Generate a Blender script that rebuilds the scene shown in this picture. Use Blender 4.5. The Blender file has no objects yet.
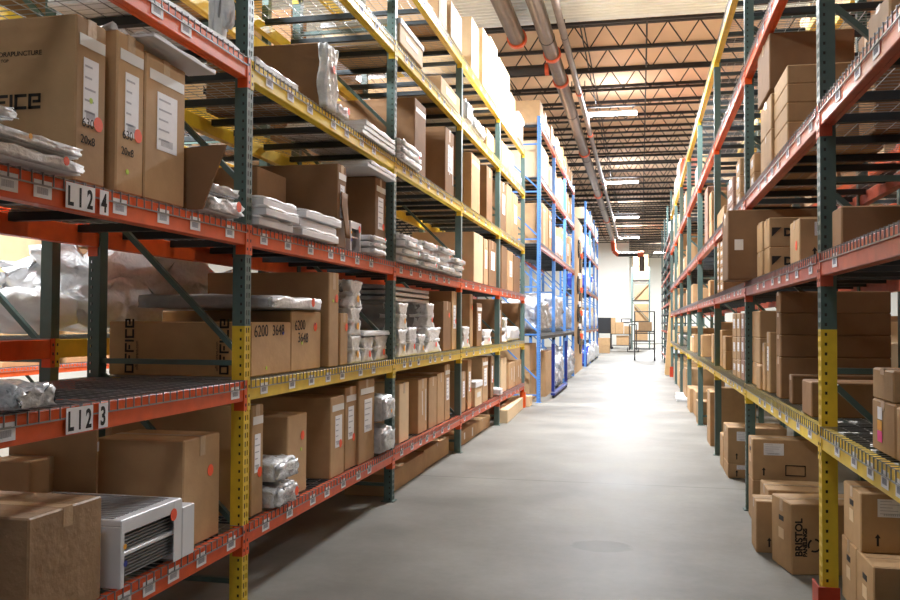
import bpy, math, random
from mathutils import Vector, Matrix
random.seed(7)
S = bpy.context.scene
C = S.collection
# ---------------- camera ----------------
H = 1.65
cam_d = bpy.data.cameras.new('camera'); cam = bpy.data.objects.new('camera', cam_d); C.objects.link(cam)
cam_d.sensor_width = 36.0; cam_d.lens = 880.0 / 900.0 * 36.0; cam_d.clip_start = .05; cam_d.clip_end = 300
YAW, PIT, ROL = .2135, .0259, .0052
cam.matrix_world = (Matrix.Translation((0, 0, H)) @ Matrix.Rotation(YAW, 4, 'Z') @
                    Matrix.Rotation(math.pi / 2 + PIT, 4, 'X') @ Matrix.Rotation(ROL, 4, 'Z'))
S.camera = cam
# ---------------- world, exposure ----------------
W = bpy.data.worlds.new('world'); S.world = W; W.use_nodes = True
W.node_tree.nodes['Background'].inputs[0].default_value = (.93, .96, 1, 1)
W.node_tree.nodes['Background'].inputs[1].default_value = .035
S.view_settings.view_transform = 'Standard'; S.view_settings.look = 'None'
S.view_settings.exposure = 1.07; S.view_settings.gamma = 1.0
S.view_settings.use_curve_mapping = False
# lamp powers (W) of the ceiling fixtures, built further down with their housings
LAMPS = [(-.7, 13.6, 450), (-.7, 22.75, 410), (-.7, 33.95, 500), (-.7, 45.15, 680), (-.7, 56.0, 640),
         (-.7, -.6, 22),
         (-6.2, 6.0, 900), (-6.2, 17.5, 700), (-6.2, 29.0, 500), (4.9, 5.0, 200), (4.9, 15.5, 750), (4.9, 27.0, 700), (1.6, 68.0, 1600)]

UP = .045            # share of lamp power given to an upward light added for the ceiling

# ---------------- materials ----------------
def lin(c):
    c = c / 255.0
    return c / 12.92 if c <= .04045 else ((c + .055) / 1.055) ** 2.4
def rgb(r, g, b): return (lin(r), lin(g), lin(b), 1)
def mat(name, col, rough=.6, metal=0, spec=.5, noise=0, nscale=8, bump=0, bscale=40, coat=0, rnd=0, emit=None, alpha=None, stripes=None, trans=0):
    m = bpy.data.materials.new(name); m.use_nodes = True
    nt = m.node_tree; N = nt.nodes; Lk = nt.links; b = N['Principled BSDF']
    b.inputs['Base Color'].default_value = col; b.inputs['Roughness'].default_value = rough
    b.inputs['Metallic'].default_value = metal; b.inputs['Specular IOR Level'].default_value = spec
    b.inputs['Coat Weight'].default_value = coat; b.inputs['Coat Roughness'].default_value = .12
    if trans: b.inputs['Transmission Weight'].default_value = trans
    if alpha is not None: b.inputs['Alpha'].default_value = alpha
    if emit:
        b.inputs['Emission Color'].default_value = emit[0]; b.inputs['Emission Strength'].default_value = emit[1]
    tc = N.new('ShaderNodeTexCoord')
    colout = None
    if noise:
        n = N.new('ShaderNodeTexNoise'); n.inputs['Scale'].default_value = nscale; n.inputs['Detail'].default_value = 6
        Lk.new(tc.outputs['Object'], n.inputs['Vector'])
        r = N.new('ShaderNodeMapRange'); r.inputs['From Min'].default_value = .3; r.inputs['From Max'].default_value = .7
        r.inputs['To Min'].default_value = 1 - noise; r.inputs['To Max'].default_value = 1 + noise * .6
        Lk.new(n.outputs['Fac'], r.inputs['Value'])
        h = N.new('ShaderNodeVectorMath'); h.operation = 'SCALE'; h.inputs[0].default_value = col[:3]
        Lk.new(r.outputs[0], h.inputs['Scale']); colout = h.outputs[0]
    if rnd:
        oi = N.new('ShaderNodeObjectInfo'); r = N.new('ShaderNodeMapRange')
        r.inputs['To Min'].default_value = 1 - rnd; r.inputs['To Max'].default_value = 1 + rnd
        Lk.new(oi.outputs['Random'], r.inputs['Value'])
        h = N.new('ShaderNodeVectorMath'); h.operation = 'SCALE'; h.inputs[0].default_value = col[:3]
        if colout is not None: Lk.new(colout, h.inputs[0])
        Lk.new(r.outputs[0], h.inputs['Scale']); colout = h.outputs[0]
    if colout is not None: Lk.new(colout, b.inputs['Base Color'])
    if bump:
        n = N.new('ShaderNodeTexNoise'); n.inputs['Scale'].default_value = bscale; n.inputs['Detail'].default_value = 4
        Lk.new(tc.outputs['Object'], n.inputs['Vector'])
        bp = N.new('ShaderNodeBump'); bp.inputs['Strength'].default_value = bump; bp.inputs['Distance'].default_value = .02
        Lk.new(n.outputs['Fac'], bp.inputs['Height']); Lk.new(bp.outputs[0], b.inputs['Normal'])
    return m
M = dict(
 kraft=mat('kraft_cardboard', rgb(186, 152, 112), .72, noise=.10, nscale=7, bump=.12, bscale=14, rnd=.13, spec=.3),
 brown=mat('brown_cardboard', rgb(138, 105, 74), .75, noise=.10, nscale=6, bump=.12, bscale=14, rnd=.12, spec=.3),
 pale=mat('pale_cardboard', rgb(222, 196, 158), .7, noise=.06, nscale=7, bump=.1, bscale=14, rnd=.08, spec=.3),
 film=mat('film_over_cardboard', rgb(158, 126, 92), .55, noise=.12, nscale=6, bump=.35, bscale=16, coat=.12),
 seam=mat('carton_seam', rgb(96, 68, 46), .9),
 tape=mat('clear_tape', rgb(190, 160, 124), .3, coat=.3, bump=.2, bscale=30),
 wtape=mat('white_tape', rgb(225, 225, 222), .4),
 paper=mat('label_paper', rgb(242, 242, 245), .55, noise=.04, nscale=30),
 ink=mat('black_ink', rgb(38, 34, 32), .8),
 grey_ink=mat('grey_print', rgb(180, 180, 188), .8),
 orange_dot=mat('orange_sticker', rgb(252, 92, 48), .5),
 green_dot=mat('green_sticker', rgb(190, 220, 60), .5),
 yellow_dot=mat('yellow_sticker', rgb(250, 180, 60), .5),
 blue_dot=mat('blue_sticker', rgb(45, 60, 150), .5),
 bar_ink=mat('barcode_print', rgb(165, 165, 176), .8),
 salmon=mat('salmon_wrap', rgb(236, 120, 84), .4, bump=.3, noise=.1),
 pink=mat('pink_sticker', rgb(250, 70, 160), .5),
 foam=mat('white_foam_film', rgb(236, 237, 238), .42, bump=.3, bscale=22, coat=.2, noise=.05, nscale=10, rnd=.05),
 crinkle=mat('crinkled_white_film', rgb(236, 238, 240), .3, bump=.6, bscale=26, coat=.4, noise=.1, nscale=16, rnd=.05),
 clear=mat('clear_plastic_film', rgb(206, 209, 212), .2, bump=.8, bscale=20, coat=.7, noise=.25, nscale=12, rnd=.08),
 greyfoam=mat('grey_foam', rgb(150, 150, 152), .5, noise=.15, nscale=10, bump=.3, bscale=20),
 panelw=mat('white_panel', rgb(228, 230, 234), .35, noise=.04, nscale=6),
 steel=mat('green_upright_steel', rgb(84, 108, 104), .42, noise=.10, nscale=14, spec=.5, rnd=.05),
 yellow=mat('yellow_steel', rgb(236, 202, 56), .42, noise=.12, nscale=10, spec=.5),
 orange=mat('orange_steel', rgb(232, 92, 30), .4, noise=.14, nscale=10, spec=.5),
 redor=mat('red_orange_steel', rgb(196, 92, 66), .34, noise=.2, nscale=9, spec=.7),  # duller and pinker than the orange steel
 guard=mat('red_guard_steel', rgb(190, 62, 32), .45, noise=.15, nscale=9),
 blue=mat('blue_steel', rgb(84, 136, 206), .4, noise=.08, nscale=9),
 dblue=mat('dark_blue_steel', rgb(30, 48, 130), .4, noise=.08, nscale=9),
 wire=mat('galvanised_wire', rgb(150, 152, 154), .36, metal=.5),
 deckbar=mat('deck_support_steel', rgb(48, 56, 60), .5, metal=.3),
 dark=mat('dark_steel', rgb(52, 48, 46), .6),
 joist=mat('joist_steel', rgb(46, 42, 42), .6, noise=.1),
 roof=mat('tan_roof_deck', rgb(232, 202, 170), .8, noise=.06, nscale=.6),
 corr=mat('galvanised_corrugated_deck', rgb(226, 232, 234), .5, metal=0, noise=.08, nscale=2),
 pipe=mat('grey_pipe', rgb(98, 86, 78), .4, noise=.22, nscale=5, metal=.15),
 pipecoup=mat('orange_coupling', rgb(216, 92, 52), .5),
 wall=mat('white_wall', rgb(236, 236, 228), .7, noise=.02, nscale=1),
 black=mat('black_plastic', rgb(30, 32, 36), .5),
 wood=mat('wood', rgb(196, 158, 108), .7, noise=.15, nscale=6),
 silver=mat('silver_wrap', rgb(205, 208, 214), .2, metal=.3, bump=.9, bscale=14, noise=.3, nscale=9),
 bluewrap=mat('blue_wrap', rgb(52, 74, 190), .3, bump=.6, bscale=14, noise=.25, nscale=8),
 lampm=mat('lamp_tubes', (1, 1, 1, 1), .5, emit=((.93, .93, 1, 1), 26)),
 lampb=mat('lamp_housing', rgb(220, 220, 225), .4),
 purple=mat('dark_reddish_cardboard', rgb(148, 116, 100), .7, rnd=.1),
)
# concrete floor
def floor_mat():
    m = bpy.data.materials.new('sealed_concrete'); m.use_nodes = True
    nt = m.node_tree; N = nt.nodes; Lk = nt.links; b = N['Principled BSDF']
    tc = N.new('ShaderNodeTexCoord')
    n1 = N.new('ShaderNodeTexNoise'); n1.inputs['Scale'].default_value = .9; n1.inputs['Detail'].default_value = 8
    n2 = N.new('ShaderNodeTexNoise'); n2.inputs['Scale'].default_value = 14; n2.inputs['Detail'].default_value = 8; n2.inputs['Roughness'].default_value = .7
    n3 = N.new('ShaderNodeTexNoise'); n3.inputs['Scale'].default_value = 7; n3.inputs['Detail'].default_value = 10; n3.inputs['Roughness'].default_value = .8
    for n in (n1, n2, n3): Lk.new(tc.outputs['Object'], n.inputs['Vector'])
    r1 = N.new('ShaderNodeValToRGB'); r1.color_ramp.elements[0].position = .32; r1.color_ramp.elements[1].position = .68
    r1.color_ramp.elements[0].color = rgb(112, 110, 104); r1.color_ramp.elements[1].color = rgb(142, 140, 133)
    Lk.new(n1.outputs['Fac'], r1.inputs[0])
    r2 = N.new('ShaderNodeMapRange'); r2.inputs['From Min'].default_value = .3; r2.inputs['From Max'].default_value = .7
    r2.inputs['To Min'].default_value = .93; r2.inputs['To Max'].default_value = 1.05; Lk.new(n2.outputs['Fac'], r2.inputs[0])
    r3 = N.new('ShaderNodeMapRange'); r3.inputs['From Min'].default_value = .66; r3.inputs['From Max'].default_value = .71
    r3.inputs['To Min'].default_value = 1; r3.inputs['To Max'].default_value = .62; Lk.new(n3.outputs['Fac'], r3.inputs[0])
    mu = N.new('ShaderNodeMath'); mu.operation = 'MULTIPLY'; Lk.new(r2.outputs[0], mu.inputs[0]); Lk.new(r3.outputs[0], mu.inputs[1])
    # the oval damp stain and the control joint
    sx = N.new('ShaderNodeSeparateXYZ'); Lk.new(tc.outputs['Object'], sx.inputs[0])
    def mth(op, a, b_=None):
        k = N.new('ShaderNodeMath'); k.operation = op
        for i, v in enumerate((a, b_)):
            if v is None: continue
            if isinstance(v, (int, float)): k.inputs[i].default_value = v
            else: Lk.new(v, k.inputs[i])
        return k.outputs[0]
    dx = mth('DIVIDE', mth('SUBTRACT', sx.outputs[0], STAIN[0]), .22); dy = mth('DIVIDE', mth('SUBTRACT', sx.outputs[1], STAIN[1]), .17)
    rr = mth('ADD', mth('MULTIPLY', dx, dx), mth('MULTIPLY', dy, dy))
    rr = mth('ADD', rr, mth('MULTIPLY', mth('SUBTRACT', n3.outputs['Fac'], .5), 1.2))
    st = N.new('ShaderNodeMapRange'); st.inputs['From Min'].default_value = .85; st.inputs['From Max'].default_value = 1.15
    st.inputs['To Min'].default_value = .7; st.inputs['To Max'].default_value = 1; Lk.new(rr, st.inputs[0])
    jd = mth('ABSOLUTE', mth('SUBTRACT', sx.outputs[1], 9.27))
    jm = N.new('ShaderNodeMapRange'); jm.inputs['From Min'].default_value = .006; jm.inputs['From Max'].default_value = .02
    jm.inputs['To Min'].default_value = .62; jm.inputs['To Max'].default_value = 1; Lk.new(jd, jm.inputs[0])
    tot = mth('MULTIPLY', mth('MULTIPLY', mu.outputs[0], st.outputs[0]), jm.outputs[0])
    sc = N.new('ShaderNodeVectorMath'); sc.operation = 'SCALE'; Lk.new(r1.outputs[0], sc.inputs[0]); Lk.new(tot, sc.inputs['Scale'])
    Lk.new(sc.outputs[0], b.inputs['Base Color'])
    rg = N.new('ShaderNodeMapRange'); rg.inputs['To Min'].default_value = .43; rg.inputs['To Max'].default_value = .6; Lk.new(n1.outputs['Fac'], rg.inputs[0])
    Lk.new(rg.outputs[0], b.inputs['Roughness'])
    b.inputs['Specular IOR Level'].default_value = .1
    return m
STAIN = (-.28, 6.66)

# ---------------- mesh helper ----------------
class MB:
    def __init__(s): s.v = []; s.f = []; s.m = []
    def quad(s, a, b, c, d, mi=0):
        k = len(s.v); s.v += [tuple(a), tuple(b), tuple(c), tuple(d)]; s.f.append((k, k + 1, k + 2, k + 3)); s.m.append(mi)
    def box(s, x0, x1, y0, y1, z0, z1, mi=0):
        k = len(s.v)
        s.v += [(x0, y0, z0), (x1, y0, z0), (x1, y1, z0), (x0, y1, z0), (x0, y0, z1), (x1, y0, z1), (x1, y1, z1), (x0, y1, z1)]
        for q in ((0, 3, 2, 1), (4, 5, 6, 7), (0, 1, 5, 4), (1, 2, 6, 5), (2, 3, 7, 6), (3, 0, 4, 7)):
            s.f.append(tuple(k + i for i in q)); s.m.append(mi)
    def bar(s, a, b, w, h=None, mi=0):
        """rectangular bar from a to b"""
        h = h or w; a = Vector(a); b = Vector(b); d = (b - a).normalized()
        up = Vector((0, 0, 1)) if abs(d.z) < .95 else Vector((0, 1, 0))
        u = d.cross(up).normalized() * w / 2; v = d.cross(u).normalized() * h / 2
        k = len(s.v)
        for p in (a, b):
            for q in (u + v, -u + v, -u - v, u - v): s.v.append(tuple(p + q))
        for i in range(4):
            j = (i + 1) % 4; s.f.append((k + i, k + j, k + 4 + j, k + 4 + i)); s.m.append(mi)
        s.f.append((k + 3, k + 2, k + 1, k)); s.f.append((k + 4, k + 5, k + 6, k + 7)); s.m += [mi, mi]
    def tube(s, a, b, r, n=12, mi=0, r2=None):
        a = Vector(a); b = Vector(b); d = (b - a).normalized(); r2 = r if r2 is None else r2
        up = Vector((0, 0, 1)) if abs(d.z) < .95 else Vector((0, 1, 0))
        u = d.cross(up).normalized(); v = d.cross(u).normalized(); k = len(s.v)
        for p, q in ((a, r), (b, r2)):
            for i in range(n):
                t = 2 * math.pi * i / n; s.v.append(tuple(p + u * math.cos(t) * q + v * math.sin(t) * q))
        for i in range(n):
            j = (i + 1) % n; s.f.append((k + i, k + j, k + n + j, k + n + i)); s.m.append(mi)
        s.f.append(tuple(k + n - 1 - i for i in range(n))); s.f.append(tuple(k + n + i for i in range(n))); s.m += [mi, mi]
    def cbox(s, x0, x1, y0, y1, z0, z1, c=.006, mi=0):
        """box with chamfered edges"""
        import itertools
        k = len(s.v); X = (x0, x1); Y = (y0, y1); Z = (z0, z1); idx = {}
        for i, j, l in itertools.product((0, 1), repeat=3):
            p = [X[i], Y[j], Z[l]]; sg = [1 if t == 0 else -1 for t in (i, j, l)]
            for ax in range(3):
                q = [p[t] + (sg[t] * c if t != ax else 0) for t in range(3)]
                idx[(i, j, l, ax)] = len(s.v); s.v.append(tuple(q))
        def add(fs):
            s.f.append(tuple(fs)); s.m.append(mi)
        for ax in range(3):
            o = [t for t in range(3) if t != ax]
            for sd in (0, 1):
                r = []
                for (a_, b_) in ((0, 0), (1, 0), (1, 1), (0, 1)):
                    t = [0, 0, 0]; t[ax] = sd; t[o[0]] = a_; t[o[1]] = b_; r.append(idx[(*t, ax)])
                add(r)
            # edges parallel to ax
            for a_ in (0, 1):
                for b_ in (0, 1):
                    t0 = [0, 0, 0]; t0[o[0]] = a_; t0[o[1]] = b_; t1 = list(t0); t1[ax] = 1
                    add([idx[(*t0, o[0])], idx[(*t1, o[0])], idx[(*t1, o[1])], idx[(*t0, o[1])]])
        for i, j, l in itertools.product((0, 1), repeat=3):
            add([idx[(i, j, l, 0)], idx[(i, j, l, 1)], idx[(i, j, l, 2)]])
    def mesh(s, name, mats, smooth=False):
        me = bpy.data.meshes.new(name); me.from_pydata(s.v, [], s.f)
        for m_ in (mats if isinstance(mats, (list, tuple)) else [mats]): me.materials.append(m_)
        if any(s.m): me.polygons.foreach_set('material_index', s.m)
        me.update()
        import bmesh
        b = bmesh.new(); b.from_mesh(me)
        if smooth: bmesh.ops.remove_doubles(b, verts=b.verts, dist=1e-5)
        bmesh.ops.recalc_face_normals(b, faces=b.faces)
        b.to_mesh(me); b.free()
        if smooth: me.polygons.foreach_set('use_smooth', [True] * len(me.polygons))
        return me
def link(name, data, parent=None, loc=None, label=None):
    o = bpy.data.objects.new(name, data); C.objects.link(o)
    if parent: o.parent = parent
    if loc is not None: o.location = loc
    if label: o['label'] = label
    return o
def tag(o, label, cat, group=None, kind=None):
    n = len(label.split())
    if n > 16 or n < 4: print('LABEL LENGTH', n, label)
    o['label'] = label; o['category'] = cat
    if group: o['group'] = group
    o['kind'] = kind or 'thing'
    return o
def thing(name, loc, label, cat, group=None, rz=0):
    o = link(name, None, loc=loc); o.rotation_euler.z = rz; o.empty_display_size = .1
    return tag(o, label, cat, group)
def struct(name, data):
    o = link(name, data); o['kind'] = 'structure'; return o
def dup(o, loc=None, label=None, parent=None, group=None):
    c = o.copy(); C.objects.link(c)
    if parent: c.parent = parent
    if loc is not None: c.location = loc
    if label: tag(c, label, o['category'], group or o.get('group'))
    for ch in list(o.children): dup(ch, parent=c)
    return c
ORD = ['first', 'second', 'third', 'fourth', 'fifth', 'sixth', 'seventh', 'eighth', 'ninth', 'tenth', 'eleventh', 'twelfth'] + ['%dth' % i for i in range(13, 80)]
_text = {}
def text_mesh(s, h, key=None, bold=0.0):
    """flat lettering, height h, origin lower-left, in the local XY plane"""
    k = (s, round(h, 4), key, bold)
    if k in _text: return _text[k]
    cu = bpy.data.curves.new('lettering', 'FONT'); cu.body = s; cu.size = h * 1.38; cu.extrude = .0004; cu.offset = bold
    ob = bpy.data.objects.new('lettering', cu); C.objects.link(ob)
    bpy.context.view_layer.update()
    me = bpy.data.meshes.new_from_object(ob.evaluated_get(bpy.context.evaluated_depsgraph_get()))
    bpy.data.objects.remove(ob); me.materials.clear(); me.materials.append(M[key or 'ink'])
    _text[k] = me
    return me
class Face:
    """a flat face of a thing: origin at its lower left corner seen from outside"""
    def __init__(s, o, u, v, n, w, h): s.o = Vector(o); s.u = Vector(u); s.v = Vector(v); s.n = Vector(n); s.w = w; s.h = h
    def rot(s): return Matrix((s.u, s.v, s.n)).transposed().to_4x4()
    def pt(s, a, b, off=0): return s.o + s.u * a + s.v * b + s.n * off
    def decal(s, name, parent, m, cx, cy, w, h, off=.001, t=.0012, label=None, rot=0):
        b = MB(); b.box(-w / 2, w / 2, -h / 2, h / 2, 0, t)
        o = link(name, b.mesh(name, M[m]), parent, label=label)
        o.matrix_local = Matrix.Translation(s.pt(cx, cy, off)) @ s.rot() @ Matrix.Rotation(rot, 4, 'Z')
        return o
    def disc(s, name, parent, m, cx, cy, r, off=.002, label=None):
        b = MB(); b.tube((0, 0, 0), (0, 0, .0012), r, 16)
        o = link(name, b.mesh(name, M[m]), parent, label=label)
        o.matrix_local = Matrix.Translation(s.pt(cx, cy, off)) @ s.rot()
        return o
    def text(s, name, parent, txt, x, y, h, m='ink', off=.0022, rot=0, sx=1, bold=0.0, label=None):
        o = link(name, text_mesh(txt, h, m, bold), parent, label=label)
        o.matrix_local = Matrix.Translation(s.pt(x, y, off)) @ s.rot() @ Matrix.Rotation(rot, 4, 'Z') @ Matrix.Diagonal((sx, 1, 1, 1))
        return o
# ---------------- the setting ----------------
b = MB(); b.quad((-16, -8, 0), (14, -8, 0), (14, 82, 0), (-16, 82, 0))
struct('floor', b.mesh('floor', floor_mat()))
b = MB(); b.box(-16, 14, 16.2, 82, 7.76, 7.9)
struct('ceiling', b.mesh('ceiling', M['roof']))
b = MB()                                                            # corrugated deck over the near part of the aisle
n = 0; y = -8.0
while y < 16.15:
    for (ya, za, yb, zb) in ((0, .0, .055, .0), (.055, 0, .075, .035), (.075, .035, .13, .035), (.13, .035, .15, 0)):
        b.quad((-16, y + ya, 7.24 + za), (14, y + ya, 7.24 + za), (14, y + yb, 7.24 + zb), (-16, y + yb, 7.24 + zb))
    y += .15
b.box(-16, 14, 16.15, 16.19, 7.2, 7.76)
struct('ceiling', b.mesh('corrugated_ceiling', M['corr']))
b = MB(); b.box(-16, -.78, 62, 62.3, 0, 7.76); struct('wall_end', b.mesh('wall_end', M['wall']))
b = MB(); b.box(-16, 14, 78, 78.3, 0, 7.76); struct('wall_far', b.mesh('wall_far', M['wall']))
b = MB(); b.box(-16.2, -16, -8, 78, 0, 7.76); struct('wall_left', b.mesh('wall_left', M['wall']))
b = MB(); b.box(14, 14.2, -8, 78, 0, 7.76); struct('wall_right', b.mesh('wall_right', M['wall']))
# roof joists: bottom chord, top chord and a zigzag rod web
def joist():
    r = link('roof_joist', None, loc=(0, 0, 0))
    x0, x1 = -15.9, 13.9
    b = MB(); b.box(x0, x1, -.035, .035, 7.19, 7.24); link('bottom_chord', b.mesh('bottom_chord', M['joist']), r)
    b = MB(); b.box(x0, x1, -.045, .045, 7.69, 7.755); link('top_chord', b.mesh('top_chord', M['joist']), r)
    b = MB(); x = x0; k = 0
    while x < x1 - .3:
        b.bar((x, 0, 7.23 if k % 2 == 0 else 7.71), (x + .31, 0, 7.71 if k % 2 == 0 else 7.23), .022); x += .31; k += 1
    link('web_rods', b.mesh('web_rods', M['joist']), r)
    return r
JY = [16.35 + 1.6 * i for i in range(38)]
j0 = joist()
for i, yy in enumerate(JY):
    lb = 'dark steel open web roof joist, %s counted from the corrugated deck' % ORD[i]
    if i == 0: j0.location.y = yy; tag(j0, lb, 'joist', 'roof joists')
    else: dup(j0, loc=(0, yy, 0), label=lb)
# joist bridging rods running along the aisle
for i, x in enumerate((-1.12, .12, -5.0, -3.2, 3.4)):
    b = MB()
    for dz in (7.28, 7.66): b.tube((x, 16.3, dz), (x, 61.9, dz), .014, 6)
    tag(link('bridging_rod', b.mesh('bridging_rod', M['joist'])),
        'thin bridging rod pair under the roof deck, %s' % ('left of the lamps', 'right of the lamps', 'furthest left of the aisle', 'over the left racks', 'over the right racks')[i], 'rod', 'bridging rods')
# pipes hung under the roof
def pipe(x, y0, y1, z, r, lab, coups, name='ceiling_pipe'):
    t = thing(name, (x, y0, z), lab, 'pipe')
    b = MB(); b.tube((0, 0, 0), (0, y1 - y0, 0), r, 20); link('pipe_run', b.mesh('pipe_run', M['pipe'], False), t)
    for yc in coups:
        b = MB(); b.tube((0, yc - y0 - .06, 0), (0, yc - y0 + .06, 0), r * 1.22, 20)
        link('coupling', b.mesh('coupling', M['pipecoup']), t, label='orange pipe coupling')
    for k in range(int((y1 - y0) / 6)):
        b = MB(); b.tube((0, 2 + 6 * k, r), (0, 2 + 6 * k, min(7.24, 7.2) - z + (.5 if y0 + 6 * k + 2 > 17 else 0)), .012, 6)
        b.tube((0, 1.98 + 6 * k, 0), (0, 2.02 + 6 * k, 0), r * 1.06, 16)
        link('hanger', b.mesh('hanger', M['dark']), t)
    return t
pipe(-2.22, 2, 16.0, 6.88, .15, 'short thick grey pipe ending in an orange ring over the left rack', [15.93])
t = pipe(-1.68, 2, 55, 6.88, .14, 'long thick grey pipe running down the aisle to the end wall', [17.0, 18.9, 27, 36, 45])
pipe(-1.36, 2, 55, 6.88, .065, 'thin grey pipe running beside the thick one down the aisle', [20, 24.5, 33])
b = MB(); b.tube((0, 0, 0), (-7, .0, 0), .1, 16); 
x = thing('branch_pipe', (-1.84, 18.0, 6.88), 'dark cross pipe joining the long thick pipe above left rack', 'pipe')
link('pipe_run', b.mesh('pipe_run', M['dark']), x)
b = MB(); b.tube((0, 0, 0), (-.08, 0, 0), .13, 16); link('coupling', b.mesh('coupling', M['pipecoup']), x)
# the duct that turns in front of the end wall
t = thing('elbow_pipe', (-1.68, 55.3, 6.9), 'dark pipe with orange elbows turning right before the end wall', 'pipe')
b = MB(); b.tube((0, -.3, 0), (0, .1, -.1), .15, 16); b.tube((0, .1, -.1), (.05, .3, -.72), .15, 16); b.tube((.05, .3, -.72), (.35, .3, -.98), .15, 16)
link('elbow', b.mesh('elbow', M['pipecoup']), t, label='orange elbow')
b = MB(); b.tube((.3, .3, -.95), (1.5, .3, -.95), .14, 16); link('cross_pipe', b.mesh('cross_pipe', M['dark']), t)
b = MB(); b.tube((1.5, .3, -.95), (1.86, .3, -.95), .2, 16); link('elbow', b.mesh('elbow', M['pipecoup']), t, label='orange elbow')
b = MB(); b.tube((1.75, .3, -1.1), (1.75, .3, -2.0), .16, 16); link('down_pipe', b.mesh('down_pipe', M['pipe']), t)
# lamps
LAMPLAB = ['', 'nearest visible ceiling lamp over the aisle', 'second ceiling lamp down the aisle', 'third ceiling lamp down the aisle, brightest', 'fourth ceiling lamp, just before the end wall']
for i, (x, y, p) in enumerate(LAMPS):
    if abs(x + .7) < .01 and 0 < i < 5: lb = 'bright fluorescent ' + LAMPLAB[i]
    else: lb = 'fluorescent high bay lamp over the %s aisle, %s from the near end' % ('main' if abs(x + .7) < .1 else 'left' if x < 0 else 'right', ORD[i])
    t = thing('ceiling_lamp', (x, y, 7.0), lb, 'lamp', 'ceiling lamps')
    b = MB(); b.box(-.62, .62, -.17, .17, .03, .075); b.box(-.62, -.6, -.17, .17, -.02, .03); b.box(.6, .62, -.17, .17, -.02, .03)
    link('housing', b.mesh('housing', M['lampb']), t)
    b = MB()
    for k in range(4): b.tube((-.6, -.12 + .08 * k, .012), (.6, -.12 + .08 * k, .012), .016, 8)
    link('lamp_tubes', b.mesh('lamp_tubes', M['lampm']), t)
    b = MB()
    for sx in (-.5, .5): b.tube((sx, 0, .075), (sx, 0, (.245 if y < 16 else .19 if min(abs(y - q) for q in JY) < .1 else .765)), .006, 6)
    link('hanger', b.mesh('hanger', M['dark']), t)
    ld = bpy.data.lights.new('lamp_light', 'AREA'); ld.shape = 'RECTANGLE'; ld.size = 1.2; ld.size_y = .3; ld.energy = p
    ld.color = (.95, .97, 1.0)
    lo = link('lamp_light', ld, t, loc=(0, 0, -.03))
    lu = bpy.data.lights.new('added_uplight', 'AREA'); lu.shape = 'RECTANGLE'; lu.size = 1.1; lu.size_y = .2; lu.energy = p * UP; lu.color = (.95, .97, 1.0)  # extra light added above the housing to brighten the ceiling
    lo = link('added_uplight', lu, t, loc=(0, 0, .08)); lo.rotation_euler.x = math.pi

# ---------------- pallet racks ----------------
XL, XR = 2.238, .916
YL = [4.724 + 3.1217 * i for i in range(-1, 5)]
YR = [4.883 + 3.3517 * i for i in range(-1, 8)]
PW = .078
def post_mesh(h, yel, holes, col='steel', ysplit='yellow', mirror=1):
    """upright column; local x: depth into the rack (0..PW), local y 0..PW; aisle face at x=0 with slots"""
    b = MB(); w = PW; mi = lambda z: 1 if z < yel else 0
    def holed(P, zz, cols, hw, hh):
        # P(a, z) -> point, cell zz..zz+.0508, hole centres in cols
        n = len(cols); e = [0] + [(cols[i] + cols[i + 1]) / 2 for i in range(n - 1)] + [w]
        z0, z1 = zz, zz + .0508; m_ = mi(zz)
        for i, c in enumerate(cols):
            a0, a1 = e[i], e[i + 1]; zc = (z0 + z1) / 2
            h0, h1, k0, k1 = c - hw, c + hw, zc - hh, zc + hh
            b.quad(P(a0, z0), P(a1, z0), P(h1 * .93 + c * .07, k0), P(h0 * .93 + c * .07, k0), m_); b.quad(P(a0, z1), P(h0, k1), P(h1, k1), P(a1, z1), m_)
            b.quad(P(a0, z0), P(h0 * .93 + c * .07, k0), P(h0, k1), P(a0, z1), m_); b.quad(P(a1, z0), P(a1, z1), P(h1, k1), P(h1 * .93 + c * .07, k0), m_)
    n = int(h / .0508)
    if holes:
        for k in range(n):
            z = k * .0508
            holed(lambda a, z_: (0, a, z_), z, (.024, .054), .0066, .0150)
            holed(lambda a, z_: (a * mirror, 0, z_), z, (.024,), .006, .008)
    else:
        for (z0, z1) in ((0, yel), (yel, n * .0508)):
            if z1 > z0:
                b.quad((0, 0, z0), (0, w, z0), (0, w, z1), (0, 0, z1), mi(z0)); b.quad((0, 0, z0), (w * mirror, 0, z0), (w * mirror, 0, z1), (0, 0, z1), mi(z0))
    H_ = n * .0508; m = mirror
    if holes: a, c = sorted((.014 * m, (w - .006) * m)); b.box(a, c, .014, w - .006, .01, H_ - .01, 2)  # added dark core, stands in for the shade behind the slots
    for (z0, z1) in ((0, yel), (yel, H_)):
        if z1 > z0:
            b.quad((w * m, 0, z0), (w * m, w, z0), (w * m, w, z1), (w * m, 0, z1), mi(z0)); b.quad((0, w, z0), (w * m, w, z0), (w * m, w, z1), (0, w, z1), mi(z0))
            # back and far walls close the post around the dark core
    b.quad((0, 0, H_), (w * m, 0, H_), (w * m, w, H_), (0, w, H_), mi(H_))
    b.box(min(-.02 * m, .1 * m), max(-.02 * m, .1 * m), -.02, w + .02, 0, .008, mi(0))
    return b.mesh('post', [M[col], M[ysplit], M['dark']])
_pc = {}
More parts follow.
